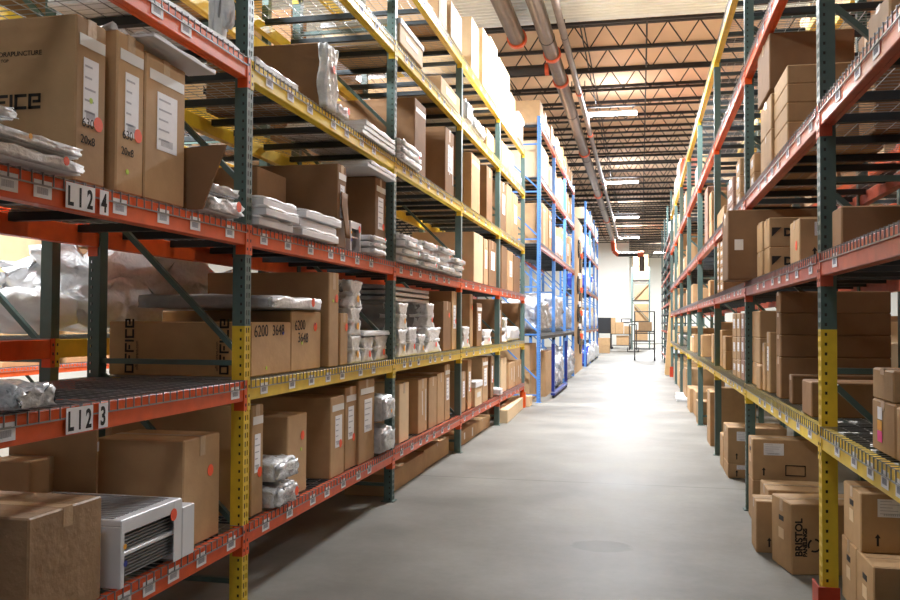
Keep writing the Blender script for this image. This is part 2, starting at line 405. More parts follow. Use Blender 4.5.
def frame(name, X, Y, h, side, lab, cat='rack frame', yel=0, holes=False, col='steel', group='rack frames', depth=1.02, guard=None, ysplit='yellow', zs=None):
    """side -1: rack goes towards -x from the aisle plane X; +1 towards +x"""
    t = thing(name, (X, Y, 0), lab, cat, group)
    key = (h, yel, holes, col, side)
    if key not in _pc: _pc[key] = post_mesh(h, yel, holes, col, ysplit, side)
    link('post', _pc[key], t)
    k2 = (h, 0, holes, col, -side)
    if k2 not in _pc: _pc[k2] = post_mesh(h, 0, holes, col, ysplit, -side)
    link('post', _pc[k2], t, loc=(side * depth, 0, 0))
    k3 = ('br', h, col, side, depth)
    if k3 not in _pc:
        hz = []; dg = []; z = .41; a0, a1 = side * PW, side * (depth - PW)
        bb = MB(); bb.bar((a0, .039, .15), (a1, .039, .15), .035, .03); hz.append(bb.mesh('horizontal_brace', M[col]))
        while z + 1.0 < h:
            bb = MB(); bb.bar((a0, .039, z + (.08 if side < 0 else .92)), (a1, .039, z + (.92 if side < 0 else .08)), .035, .03)
            dg.append(bb.mesh('diagonal_brace', M[col])); z += 1.0
            bb = MB(); bb.bar((a0, .039, z), (a1, .039, z), .035, .03); hz.append(bb.mesh('horizontal_brace', M[col]))
        _pc[k3] = (hz, dg)
    for me in _pc[k3][0]: link('horizontal_brace', me, t)
    for me in _pc[k3][1]: link('diagonal_brace', me, t)
    if guard:
        bb = MB(); s = side; bb.box(min(-.03 * s, -.022 * s), max(-.03 * s, -.022 * s), -.045, PW + .03, 0, guard); bb.box(min(-.03 * s, .075 * s), max(-.03 * s, .075 * s), -.053, -.045, 0, guard)
        o = link('post_guard', bb.mesh('post_guard', M['guard' if side > 0 else 'orange']), t, label='red steel guard at the foot')
    return t
_bm = {}
def beam(X, Y0, Y1, zb, side, colr, lab, group, labels=(), conn=True, h=.115, name='load_beam', face=1):
    """face 1: aisle side beam whose front is at X; face -1: rear beam"""
    L = Y1 - Y0 - PW; key = (round(L, 3), colr, side, h, face, conn)
    if key not in _bm:
        s = side
        b = MB(); X0, X1 = sorted((0.002 * s, .045 * s))
        b.cbox(X0, X1, 0, L, 0, h, .004)
        a, c = sorted((.045 * s, .068 * s)); b.box(a, c, 0, L, 0, h - .035)
        body = b.mesh('beam_body', M[colr])
        plates = []
        for e in (0, 1):
            b = MB(); y0 = -PW * .98 if e == 0 else L + PW * .48; y1 = -PW * .5 if e == 0 else L + PW * .98
            y0, y1 = (-PW * .47, 0) if e == 0 else (L, L + PW * .47)
            a, c = sorted((-.003 * s, 0)); b.box(a, c, y0, y1, -.055, h + .006)
            a, c = sorted((-.003 * s, .06 * s)); yy = (0, .004) if e == 0 else (L - .004, L)
            b.box(a, c, yy[0], yy[1], -.055, h + .006)
            for zz in (-.03, .02, .075):
                a, c = sorted((-.0045 * s, -.003 * s)); b.box(a, c, (y0 + y1) / 2 - .006, (y0 + y1) / 2 + .006, zz, zz + .016, 1)
            plates.append(b.mesh('end_plate', [M[colr], M['dark']]))
        _bm[key] = (body, plates)
    body, plates = _bm[key]
    t = thing(name, (X, Y0 + PW, zb), lab, 'beam', group)
    link('beam_body', body, t)
    if conn:
        for p in plates: link('end_plate', p, t)
    for ly in labels:
        w_ = .085 if len(labels) < 30 else .05
        o = link('barcode_label', BAR, t); o.matrix_local = Matrix.Translation((-.0005 * side, ly, h * .5)) @ (FL if side < 0 else FR)
    return t
FL = Matrix(((0, 0, 1, 0), (1, 0, 0, 0), (0, 1, 0, 0), (0, 0, 0, 1)))       # faces +x, reads towards +y
FR = Matrix(((0, 0, -1, 0), (-1, 0, 0, 0), (0, 1, 0, 0), (0, 0, 0, 1)))      # faces -x, reads towards -y
b = MB(); b.box(-.052, .052, -.034, .034, 0, .0015)
k = -.034
for i in range(16):
    w = random.choice((.0012, .002, .003)); b.box(k, k + w, -.02, .006, .0015, .002, 1); k += w + .0022
b.box(-.03, .03, .014, .019, .0015, .002, 1)
BAR = b.mesh('barcode_label', [M['paper'], M['bar_ink']])
# wire decks
def deck_mesh(w, d, side, front):
    b = MB(); t = .0018; n = int(w / .062)
    for i in range(n + 1):
        y = w * i / n
        x0, x1 = sorted((-.002 * side, side * d)); b.box(x0, x1, y - t, y + t, 0, t * 2)
        if front:
            x0, x1 = sorted((-.009 * side, -.003 * side)); b.box(x0, x1, y - t, y + t, -.05, t * 2)
    m = 11
    for j in range(m):
        x = side * d * j / (m - 1); b.box(x - t, x + t, 0, w, -t * 1.5, t * .3)
    if front:
        x0, x1 = sorted((-.0085 * side, -.003 * side)); b.box(x0, x1, 0, w, -.05, -.044)
    wires = b.mesh('wire_mesh', M['wire'])
    b = MB(); a, c = sorted((.07 * side, side * (d - .07))); b.box(a, c, -.024, .024, -.05, -.005)
    sup = b.mesh('support_channel', M['deckbar'])
    return wires, sup
_dk = {}
def deck(X, Y, z, w, side, lab, group, d=1.02, front=True):
    key = (round(w, 3), side, round(d, 2), front)
    if key not in _dk: _dk[key] = deck_mesh(w, d, side, front)
    t = thing('wire_deck', (X, Y, z), lab, 'wire deck', group)
    link('wire_mesh', _dk[key][0], t); 
    for f in (.12, .5, .88): link('support_channel', _dk[key][1], t, loc=(0, w * f, 0))
    return t
BAYW = ['nearest', 'second', 'third', 'fourth', 'fifth', 'sixth', 'seventh', 'eighth', 'ninth']
LVW = {0: 'floor', 1: 'bottom', 2: 'second', 3: 'third', 4: 'fourth', 5: 'fifth', 6: 'top'}
def rack_row(rname, X, Ys, side, levels, height, colf, holes=(), yel={}, guard={}, depth=1.02, col='steel', skip=(), rear_col=None, labels=None, rear=True, beamh=.115):
    for i, y in enumerate(Ys):
        frame('rack_frame', X, y, height(i) if callable(height) else height, side,
              'steel upright frame of the %s, %s frame from the near end' % (rname, ORD[i]), yel=yel.get(i, 0), holes=i in holes, col=col, depth=depth + .078 if False else depth,
              group='upright frames of the ' + rname, guard=guard.get(i))
    for lv, zb in levels.items():
        for i in range(len(Ys) - 1):
            if (lv, i) in skip: continue
            z = zb(i) if callable(zb) else zb
            c = colf(lv, i); cw = {'orange': 'orange', 'yellow': 'yellow', 'redor': 'red orange', 'deckbar': 'grey'}[c]
            beam(X, Ys[i], Ys[i + 1], z, side, c, '%s load beam, aisle side, %s level, %s bay of %s' % (cw, LVW[lv], BAYW[i], rname),
                 'aisle side load beams of the ' + rname, labels=labels(lv, i) if labels else (), h=beamh)
            if rear:
                c2 = rear_col(lv, i) if rear_col else c
                cw = {'orange': 'orange', 'yellow': 'yellow', 'redor': 'red orange', 'deckbar': 'grey'}[c2]
                beam(X + side * depth, Ys[i], Ys[i + 1], z, -side, c2, '%s load beam, rear side, %s level, %s bay of %s' % (cw, LVW[lv], BAYW[i], rname),
                     'rear load beams of the ' + rname, conn=True, h=beamh)
            w = (Ys[i + 1] - Ys[i] - PW) / 2
            for k in (0, 1):
                deck(X, Ys[i] + PW + w * k + .004, z + beamh + .004, w - .01, side, 'wire mesh deck, %s half, %s level, %s bay of %s' % (('near', 'far')[k], LVW[lv], BAYW[i], rname),
                     'wire decks of the ' + rname, d=depth)
# left rack
LLV = {1: .355, 2: 1.19, 3: 2.095, 4: 3.07, 5: 4.165, 6: (lambda i: 4.97 if i >= 2 else 4.75)}
def lcol(lv, i): return {1: 'orange', 3: 'orange'}.get(lv, 'orange' if i == 0 and lv in (2, 4) else 'yellow')
def labs(lv, i):
    r = random.Random(lv * 10 + i); n = 7 if i < 3 else 5
    if (lv, i) in ((3, 0),): return [.33, 1.08, 1.27, 1.78, 2.14, 2.45, 2.84]
    if (lv, i) in ((2, 0),): return [1.09, 2.93]
    if (lv, i) in ((1, 0),): return [1.6, 1.86, 2.06, 2.28, 2.56, 2.9]
    return [.25 + (2.5 * k / n) + r.uniform(-.08, .08) for k in range(n)]
rack_row('left rack', -XL, YL, -1, LLV, lambda i: 5.08 if i > 1 else 5.6, lcol, holes=(0, 1, 2), yel={1: 1.6}, guard={5: .30}, labels=labs,
         rear_col=lambda lv, i: 'orange' if lv in (1, 3) or (lv == 2 and i == 0) else 'yellow')
RLV = {1: 1.0, 2: 1.905, 3: 2.69, 4: 3.86, 5: (lambda i: 4.98)}
def rcol(lv, i): return {1: 'yellow', 2: 'redor', 3: 'redor', 4: 'orange', 5: 'yellow'}[lv]
rack_row('right rack', XR, YR, 1, RLV, lambda i: 5.09 if i > 1 else 5.5, rcol, holes=(0, 1, 2), yel={1: 1.59, 0: 1.59}, guard={1: .31, 8: .32}, labels=labs)
# racks standing back to back behind them
rack_row('rack behind the left rack', -XL - 1.02 - .25 - 1.02, YL[:5], 1, {1: .36, 2: 1.42, 3: 2.35, 4: 3.3, 5: 4.2}, 5.2,
         lambda lv, i: 'yellow' if (lv + i) % 3 == 0 or lv >= 4 else 'orange')
rack_row('rack behind the right rack', XR + 1.02 + .25 + 1.02, YR[:7], -1, {1: 1.0, 2: 2.1, 3: 3.1, 4: 4.1, 5: 5.1}, 5.6,
         lambda lv, i: 'yellow' if lv in (1, 5) else 'orange')
rack_row('rack across the left aisle', -8.2, [4.9, 8.0, 11.1, 14.2], -1, {1: .9, 2: 2.0, 3: 3.1, 4: 4.2}, 5.2, lambda lv, i: 'orange', rear=False)
# location signs on the nearest left beams
def sign(lv_z, y0, txt, w, lab):
    f = Face((-XL + .0100, y0, lv_z), (0, 1, 0), (0, 0, 1), (1, 0, 0), w, .104)
    t = thing('location_sign', (-XL + .0100, y0, lv_z), lab, 'sign', 'bay signs')
    g = Face((0, 0, 0), (0, 1, 0), (0, 0, 1), (1, 0, 0), w, .104)
    g.decal('sign_plate', t, 'paper', w / 2, .052, w, .104, off=0)
    n = len(txt); s = w / (n * .066)
    for k, ch in enumerate(txt): g.text('lettering', t, ch, (k + .16) * w / n, .014, .078, off=.0016, sx=.72, bold=.003)
sign(2.10, 3.075, 'L12', .19, 'white sign reading L12 on the upper orange beam of the left rack')
sign(2.10, 3.30, '4', .062, 'white sign reading 4 on the upper orange beam of the left rack')
sign(1.198, 3.10, 'L12', .175, 'white sign reading L12 on the lower orange beam of the left rack')
sign(1.198, 3.315, '3', .065, 'white sign reading 3 on the lower orange beam of the left rack')
# ---------------- goods ----------------
def blob(w, d, h, n=(10, 8, 5), fn=None, amp=.01, seed=0, pillow=.25):
    """closed box grid, centre of its base at the origin; x = depth d, y = width w, z = height h"""
    r = random.Random(seed); ph = [r.uniform(0, 6.28) for _ in range(9)]
    b = MB(); nx, ny, nz = n; idx = {}
    def vert(i, j, k):
        if (i, j, k) in idx: return idx[(i, j, k)]
        u, v, t = i / nx, j / ny, k / nz
        x, y, z = (u - .5) * d, (v - .5) * w, t * h
        e = (1 - abs(2 * u - 1) ** 4) * (1 - abs(2 * v - 1) ** 4)
        z = h * (t * (1 - pillow) + pillow * .5 + (t - .5) * pillow * e) if pillow else z
        if fn: x, y, z = fn(u, v, t, x, y, z)
        q = amp
        x += q * math.sin(17 * v + 9 * t + ph[0]) * math.cos(7 * u + ph[1]) + r.uniform(-q, q) * .5
        y += q * math.sin(15 * u + 11 * t + ph[2]) + r.uniform(-q, q) * .5
        z += (q * math.sin(13 * v + 10 * u + ph[3]) + r.uniform(-q, q) * .5) * (1 if k else .15)
        idx[(i, j, k)] = len(b.v); b.v.append((x, y, max(z, 0))); return idx[(i, j, k)]
    def face(*p): b.f.append(tuple(vert(*q) for q in p)); b.m.append(0)
    for i in range(nx):
        for j in range(ny):
            face((i, j, 0), (i, j + 1, 0), (i + 1, j + 1, 0), (i + 1, j, 0)); face((i, j, nz), (i + 1, j, nz), (i + 1, j + 1, nz), (i, j + 1, nz))
    for i in range(nx):
        for k in range(nz):
            face((i, 0, k), (i + 1, 0, k), (i + 1, 0, k + 1), (i, 0, k + 1)); face((i, ny, k), (i, ny, k + 1), (i + 1, ny, k + 1), (i + 1, ny, k))
    for j in range(ny):
        for k in range(nz):
            face((0, j, k), (0, j, k + 1), (0, j + 1, k + 1), (0, j + 1, k)); face((nx, j, k), (nx, j + 1, k), (nx, j + 1, k + 1), (nx, j, k + 1))
    return b
def shade(me): me.polygons.foreach_set('use_smooth', [True] * len(me.polygons)); return me
def place(kind, side, X, Y0, Y1, Z0, Z1, D):
    """centre of the base of a thing whose aisle face lies in plane X"""
    return (X + side * D / 2, (Y0 + Y1) / 2, Z0)
def faces(side, w, d, h):
    """aisle face and near face in the thing's own frame (origin = centre of base)"""
    if side < 0: A = Face((d / 2, -w / 2, 0), (0, 1, 0), (0, 0, 1), (1, 0, 0), w, h)
    else: A = Face((-d / 2, w / 2, 0), (0, -1, 0), (0, 0, 1), (-1, 0, 0), w, h)
    Nn = Face((-d / 2, -w / 2, 0), (1, 0, 0), (0, 0, 1), (0, -1, 0), d, h)
    return A, Nn
def block_letters(f, t, word, x, y, h, rot=0, name='lettering'):
    """square stencil-like capitals built from bars"""
    st = {'O': [(0, 1, 0, .2), (0, 1, .8, 1), (0, .2, 0, 1), (.8, 1, 0, 1)], 'F': [(0, .22, 0, 1), (0, 1, .8, 1), (.3, .8, .42, .6)],
          'I': [(0, .24, 0, 1)], 'C': [(0, .24, 0, 1), (0, 1, .8, 1), (0, 1, 0, .2)], 'E': [(0, .24, 0, 1), (0, 1, .8, 1), (0, 1, 0, .2), (.35, 1, .4, .58), (.8, 1, .4, 1)]}
    b = MB(); cx = 0
    for ch in word:
        for (x0, x1, y0, y1) in st[ch]: b.box(cx + x0 * h * .9, cx + x1 * h * .9, y0 * h, y1 * h, 0, .0012)
        cx += h * (.36 if ch == 'I' else 1.04)
    o = link(name, b.mesh(name, M['ink']), t)
    o.matrix_local = Matrix.Translation(f.pt(x, y, .0012)) @ f.rot() @ Matrix.Rotation(rot, 4, 'Z')
def ship_label(f, t, cx, cy, w, h, lines=5):
    b = MB(); b.box(-w / 2, w / 2, -h / 2, h / 2, 0, .0012); r = random.Random(int(cx * 1000 + cy * 777))
    for i in range(lines):
        y = h / 2 - h * (i + .8) / (lines + .8); x0 = -w * .42; x1 = x0 + w * r.uniform(.35, .8)
        b.box(x0, x1, y, y + h * .03, .0012, .0016, 1)
    for i in range(10):
        x = -w * .3 + i * w * .06; b.box(x, x + w * .03, -h * .42, -h * .3, .0012, .0016, 1)
    o = link('shipping_label', b.mesh('shipping_label', [M['paper'], M['grey_ink']]), t)
    o.matrix_local = Matrix.Translation(f.pt(cx, cy, .001)) @ f.rot()
def carton(side, X, Y0, Y1, Z0, Z1, D, op, label, group, seed=0, text=None, film=False, flap=False, endwrap=False, m=None, jit=True):
    r = random.Random(seed)
    w, d, h = Y1 - Y0, D, Z1 - Z0
    t = thing('carton', place('carton', side, X, Y0, Y1, Z0, Z1, D), label, 'box', group)
    if m is None:
        m = 'film' if film else 'pale' if ('pale' in label.split() or 'pale' in label) and side < 0 else 'purple' if ('purple' in label or 'reddish' in label or 'dark-sided' in label) else 'brown' if 'brown' in label else 'kraft'
    b = MB(); b.cbox(-d / 2, d / 2, -w / 2, w / 2, 0, h, min(.007, w * .08, h * .08))
    link('box_body', b.mesh('box_body', M[m]), t)
    A, Nn = faces(side, w, d, h)
    big = w > .12 and h > .12
    # flap seam across the top, running from the aisle inward or along it, and its tape
    if big:
        b = MB(); b.box(-d / 2 + .006, d / 2 - .006, -.0015, .0015, h, h + .0007); link('flap_seam', b.mesh('flap_seam', M['seam']), t)
        if 't' in op or r.random() < .6:
            tw = min(.03, w * .2)
            b = MB(); b.box(-d / 2 + .002, d / 2 - .002, -tw, tw, h + .0008, h + .0016)
            e = d / 2 if side < 0 else -d / 2; a, c = sorted((e, e + (.0014 if side < 0 else -.0014)))
            b.box(a, c, -tw, tw, h * .82, h + .0016)
            link('packing_tape', b.mesh('packing_tape', M['tape']), t)
    L_ = A
    if side > 0 and ('a' in op or text): L_ = Nn
    W_, H_ = L_.w, L_.h
    if side > 0 and L_ is Nn and 'l' in op:
        ship_label(Nn, t, .17, H_ * .76, .16, min(.10, H_ * .3)); 
    elif 'l' in op:
        ship_label(A, t, w * r.uniform(.48, .58), H_ * .56, w * .5, min(H_ * .4, w * 1.4))
    if 's' in op:
        f_ = A; f_.decal('strip_label', t, 'wtape', w * .52, H_ * .86, w * .86, min(.05, H_ * .08), off=.0016)
    if 'o' in op: A.disc('round_sticker', t, 'orange_dot', w * r.uniform(.62, .8), H_ * (r.uniform(.36, .5) if 'l' in op or 's' in op else r.uniform(.6, .75)), min(.032, w * .2), label='orange round sticker')
    if 'g' in op: A.disc('round_sticker', t, 'green_dot', w * r.uniform(.3, .7), H_ * r.uniform(.12, .7), .012, label='small green dot sticker')
    if 'y' in op: A.disc('round_sticker', t, 'blue_dot', w * .78, H_ * .78, .012, label='small blue dot sticker')
    if 'm' in op:
        if side < 0:
            A.decal('tape_scrap', t, 'wtape', w * .45, H_ * .55, w * .06, H_ * .45, rot=.08)
            A.decal('tape_scrap', t, 'wtape', w * .85, H_ * .5, w * .06, H_ * .6)
        else: Nn.decal('tape_scrap', t, 'wtape', .09, H_ * .5, .07, .09)
    if 'k' in op:
        A.text('marker_writing', t, '630', w * .2, H_ * .34, .04, rot=.02); A.text('marker_writing', t, '20x8', w * .16, H_ * .24, .036, rot=-.02)
    if 'w' in op and not text and side < 0:
        A.text('marker_writing', t, '6200', w * .1, H_ * .68, .07, rot=.03) if side < 0 and h > .3 else None
        A.text('marker_writing', t, '3648', w * .2, H_ * .48, .07, rot=-.03) if h > .3 else None
    if 'd' in op:
        b = MB(); k = len(b.v); s = .1
        s = .07; b.v += [(0, 0, 0), (s, s, 0), (0, s, 0), (0, 0, .001), (s, s, .001), (0, s, .001)]; b.f += [(3, 4, 5), (0, 2, 1)]; b.m += [0, 0]
        o = link('printed_triangle', b.mesh('printed_triangle', M['ink']), t); o.matrix_local = Matrix.Translation(Nn.pt(.02, H_ * .35, .0012)) @ Nn.rot()
        Nn.text('lettering', t, 'D', .105, H_ * .37, .06, bold=.004)
    if 'a' in op:
        x = .12; b = MB(); b.box(-.006, .006, 0, .045, 0, .001); b.v += [(-.016, .045, 0.001), (.016, .045, 0.001), (0, .068, 0.001)]; k = len(b.v); b.f.append((k - 3, k - 2, k - 1)); b.m.append(0)
        o = link('up_arrow', b.mesh('up_arrow', M['ink']), t); o.matrix_local = Matrix.Translation(Nn.pt(.09, H_ * .12, .0012)) @ Nn.rot()
        if 'l' in op:
            b = MB()
            for (x0, x1, y0, y1) in ((0, .16, 0, .008), (0, .16, .082, .09), (0, .008, 0, .09), (.152, .16, 0, .09)): b.box(x0, x1, y0, y1, 0, .001)
            o = link('printed_frame', b.mesh('printed_frame', M['ink']), t); o.matrix_local = Matrix.Translation(Nn.pt(min(.26, d * .5), H_ * .13, .0012)) @ Nn.rot()
    if 'h' in op:
        b = MB(); b.tube((0, -.035, 0), (0, .035, 0), .02, 12); b.f = b.f; hh = link('hand_hole', None) if False else None
        bb = MB(); bb.cbox(-.045, .045, -.017, .017, -.001, .0012, .0011)
        o = link('hand_hole', bb.mesh('hand_hole', M['black']), t); o.matrix_local = Matrix.Translation(A.pt(w * .5, H_ * .72, .0006)) @ A.rot()
        A.decal('paper_label', t, 'pale', w * .5, H_ * .5, .1, .07)
    if text == 'bristol':
        Nn.text('lettering', t, 'BRISTOL', .07, .12, .048, rot=math.pi / 2, bold=.002)
        for o in (): pass
        Nn.text('lettering', t, 'PANELINGS', .1, .12, .026, rot=math.pi / 2, bold=.002)
        b = MB()
        for k in range(3):
            for q in range(5):
                a0 = 2.09 * k + q * .3; a1 = a0 + .31
                p = [(math.cos(a) * rr, math.sin(a) * rr, .001) for a, rr in ((a0, .034), (a1, .034), (a1, .046), (a0, .046))]; b.quad(*p)
        o = link('recycling_mark', b.mesh('recycling_mark', M['ink']), t); o.matrix_local = Matrix.Translation(Nn.pt(.15, H_ * .42, .0012)) @ Nn.rot()
    if text == 'office':
        block_letters(Nn, t, 'OFFICE', d - .51, H_ * .44, .064)
        Nn.text('lettering', t, 'office-trans.com', d - .455, H_ * .405, .02)
        Nn.text('lettering', t, 'FRAGILE/ALUM/DRAPUNCTURE'[7:], d - .46, H_ * .765, .021)
        Nn.text('lettering', t, 'THIS SIDE UP'[0:0] or 'FRAME TOP', d - .42, H_ * .73, .014)
    if text == '6200':
        A.text('marker_writing', t, '6200', w * .06, H_ * .72, .075, rot=.03); A.text('marker_writing', t, '3648', w * .5, H_ * .74, .07, rot=.03)
        for xx in (.12, .88):
            block_letters(Nn, t, 'OFFICE', d * xx + (.06 if xx < .5 else -.03), -.08 + H_ * .28, .062, rot=math.pi / 2)
            Nn.text('lettering', t, 'office-trans.com', d * xx + (.09 if xx < .5 else -.10), H_ * .1, .02, rot=math.pi / 2)
    if film:
        f = blob(w + .012, d + .012, h + .006, (6, 6, 5), amp=.003, seed=seed, pillow=0)
    if flap:
        f = blob(w * .8, .008, h * .55, (2, 6, 6), amp=.004, seed=seed, pillow=0, fn=lambda u, v, tt, x, y, z: (x + (1 - tt) ** 2 * .035, y * (1 - .45 * (1 - tt)), z))
        link('torn_flap', shade(f.mesh('torn_flap', M[m])), t, loc=(d / 2 + .012, w * .1, h * .12), label='torn hanging cardboard flap')
    if endwrap:
        f = blob(w * 1.04, .07, h * .98, (4, 10, 12), amp=.008, seed=seed, pillow=0)
        link('film_end', shade(f.mesh('film_end', M['crinkle'])), t, loc=(d / 2 + .03, 0, 0), label='crumpled white film end')
        A.o = A.o + A.n * .078; A.disc('round_sticker', t, 'orange_dot', w * .5, h * .62, .03, label='orange round sticker')
    return t
def pack(side, X, Y0, Y1, Z0, Z1, D, op, label, group, seed=0, m='foam', name='foam_pack', cat='package'):
    w, d, h = Y1 - Y0, D, Z1 - Z0
    t = thing(name, place('', side, X, Y0, Y1, Z0, Z1, D), label, cat, group)
    amp = min(.012, h * .07) if m == 'clear' else min(.006, h * .06)
    me = shade(blob(w - .01, d - .02, h * .96, (10, 8, 4), amp=amp, seed=seed, pillow=.2).mesh('wrapped_body', M[m]))
    link('wrapped_body', me, t)
    e = d / 2 if side < 0 else -d / 2
    f = blob(w * .9, .06, h * .66, (4, 9, 5), amp=min(.012, h * .1), seed=seed + 1, pillow=.1)      # the gathered, crumpled end of the film
    link('gathered_end', shade(f.mesh('gathered_end', M['crinkle' if m != 'clear' else 'clear'])), t, loc=(e * .97, 0, h * .12))
    A, Nn = faces(side, w, d + .09, h)
    if 'o' in op: A.disc('round_sticker', t, 'orange_dot', w * .7, h * .55, min(.03, h * .3), label='orange round sticker')
    if 'y' in op: A.disc('round_sticker', t, 'yellow_dot', w * .4, h * .4, min(.018, h * .2), label='yellow dot sticker')
    return t
def bundle(side, X, Y0, Y1, Z0, Z1, D, op, label, group, seed=0):
    """long foam-lined bundle, waisted in section, its ends wrapped in crinkled film"""
    w, d, h = Y1 - Y0, D, Z1 - Z0
    t = thing('wrapped_bundle', place('', side, X, Y0, Y1, Z0, Z1, D), label, 'package', group)
    def waist(k):
        return lambda u, v, tt, x, y, z: (x, y * (k + (1 - k) * abs(2 * tt - 1) ** 1.3), z)
    link('foam_body', shade(blob(w * .94, d - .1, h * .96, (8, 4, 8), fn=waist(.62), amp=.006, seed=seed, pillow=0).mesh('foam_body', M['greyfoam'])), t, loc=(side * .03, 0, 0))
    s = -side
    def fl(u, v, tt, x, y, z):
        q = u if s > 0 else 1 - u
        return x, y * (.56 + .44 * abs(2 * tt - 1) ** 1.2) * (1 + .1 * q), z
    link('film_end', shade(blob(w * .96, .16, h, (6, 8, 12), fn=fl, amp=.009, seed=seed + 5, pillow=0).mesh('film_end', M['crinkle'])), t, loc=(s * (d / 2 - .08), 0, 0))
    link('film_band', shade(blob(w * .8, .2, h * .14, (4, 5, 3), amp=.008, seed=seed + 9, pillow=0).mesh('film_band', M['foam'])), t, loc=(s * (d / 2 - .1), 0, h * .43))
    A, Nn = faces(side, w, d, h)
    A.disc('round_sticker', t, 'orange_dot' if 'o' in op else 'yellow_dot', w * .6, h * .32, min(.03, w * .1), off=.012, label='orange sticker' if 'o' in op else 'yellow dot sticker')
    return t
def tray(side, X, Y0, Y1, Z0, Z1, D, op, label, group, seed=0):
    w, d, h = Y1 - Y0, D, Z1 - Z0
    t = thing('lidded_tray', place('', side, X, Y0, Y1, Z0, Z1, D), label, 'box', group)
    b = MB(); b.cbox(-d / 2 + .012, d / 2 - .012, -w / 2 + .012, w / 2 - .012, 0, h * .84, .006); link('tray_body', b.mesh('tray_body', M['pale']), t)
    b = MB(); b.cbox(-d / 2, d / 2, -w / 2, w / 2, h * .76, h, .006); link('lid', b.mesh('lid', M['panelw']), t)
    A, Nn = faces(side, w, d - .02, h); A.decal('strip_label', t, 'wtape', w * .5, h * .45, w * .5, h * .2)
    return t
def panels(side, X, Y0, Y1, Z0, Z1, D, op, label, group, seed=0, n=1):
    w, d, h = Y1 - Y0, D, Z1 - Z0
    t = thing('white_board', place('', side, X, Y0, Y1, Z0, Z1, D), label, 'board', group)
    b = MB(); b.cbox(-d / 2, d / 2, -w / 2, w / 2, 0, h * .7, .003); link('board', b.mesh('board', M['panelw']), t)
    link('film_wrap', shade(blob(w * 1.0, d * .98, h * .35, (8, 8, 2), amp=.004, seed=seed, pillow=.1).mesh('film_wrap', M['foam'])), t, loc=(0, 0, h * .66))
    return t
LVS = {'L': ['floor', 'bottom shelf', 'second shelf', 'third shelf', 'fourth shelf', 'fifth shelf', 'top shelf'],
       'R': ['floor', 'first shelf', 'second shelf', 'third shelf', 'fourth shelf', 'top shelf']}
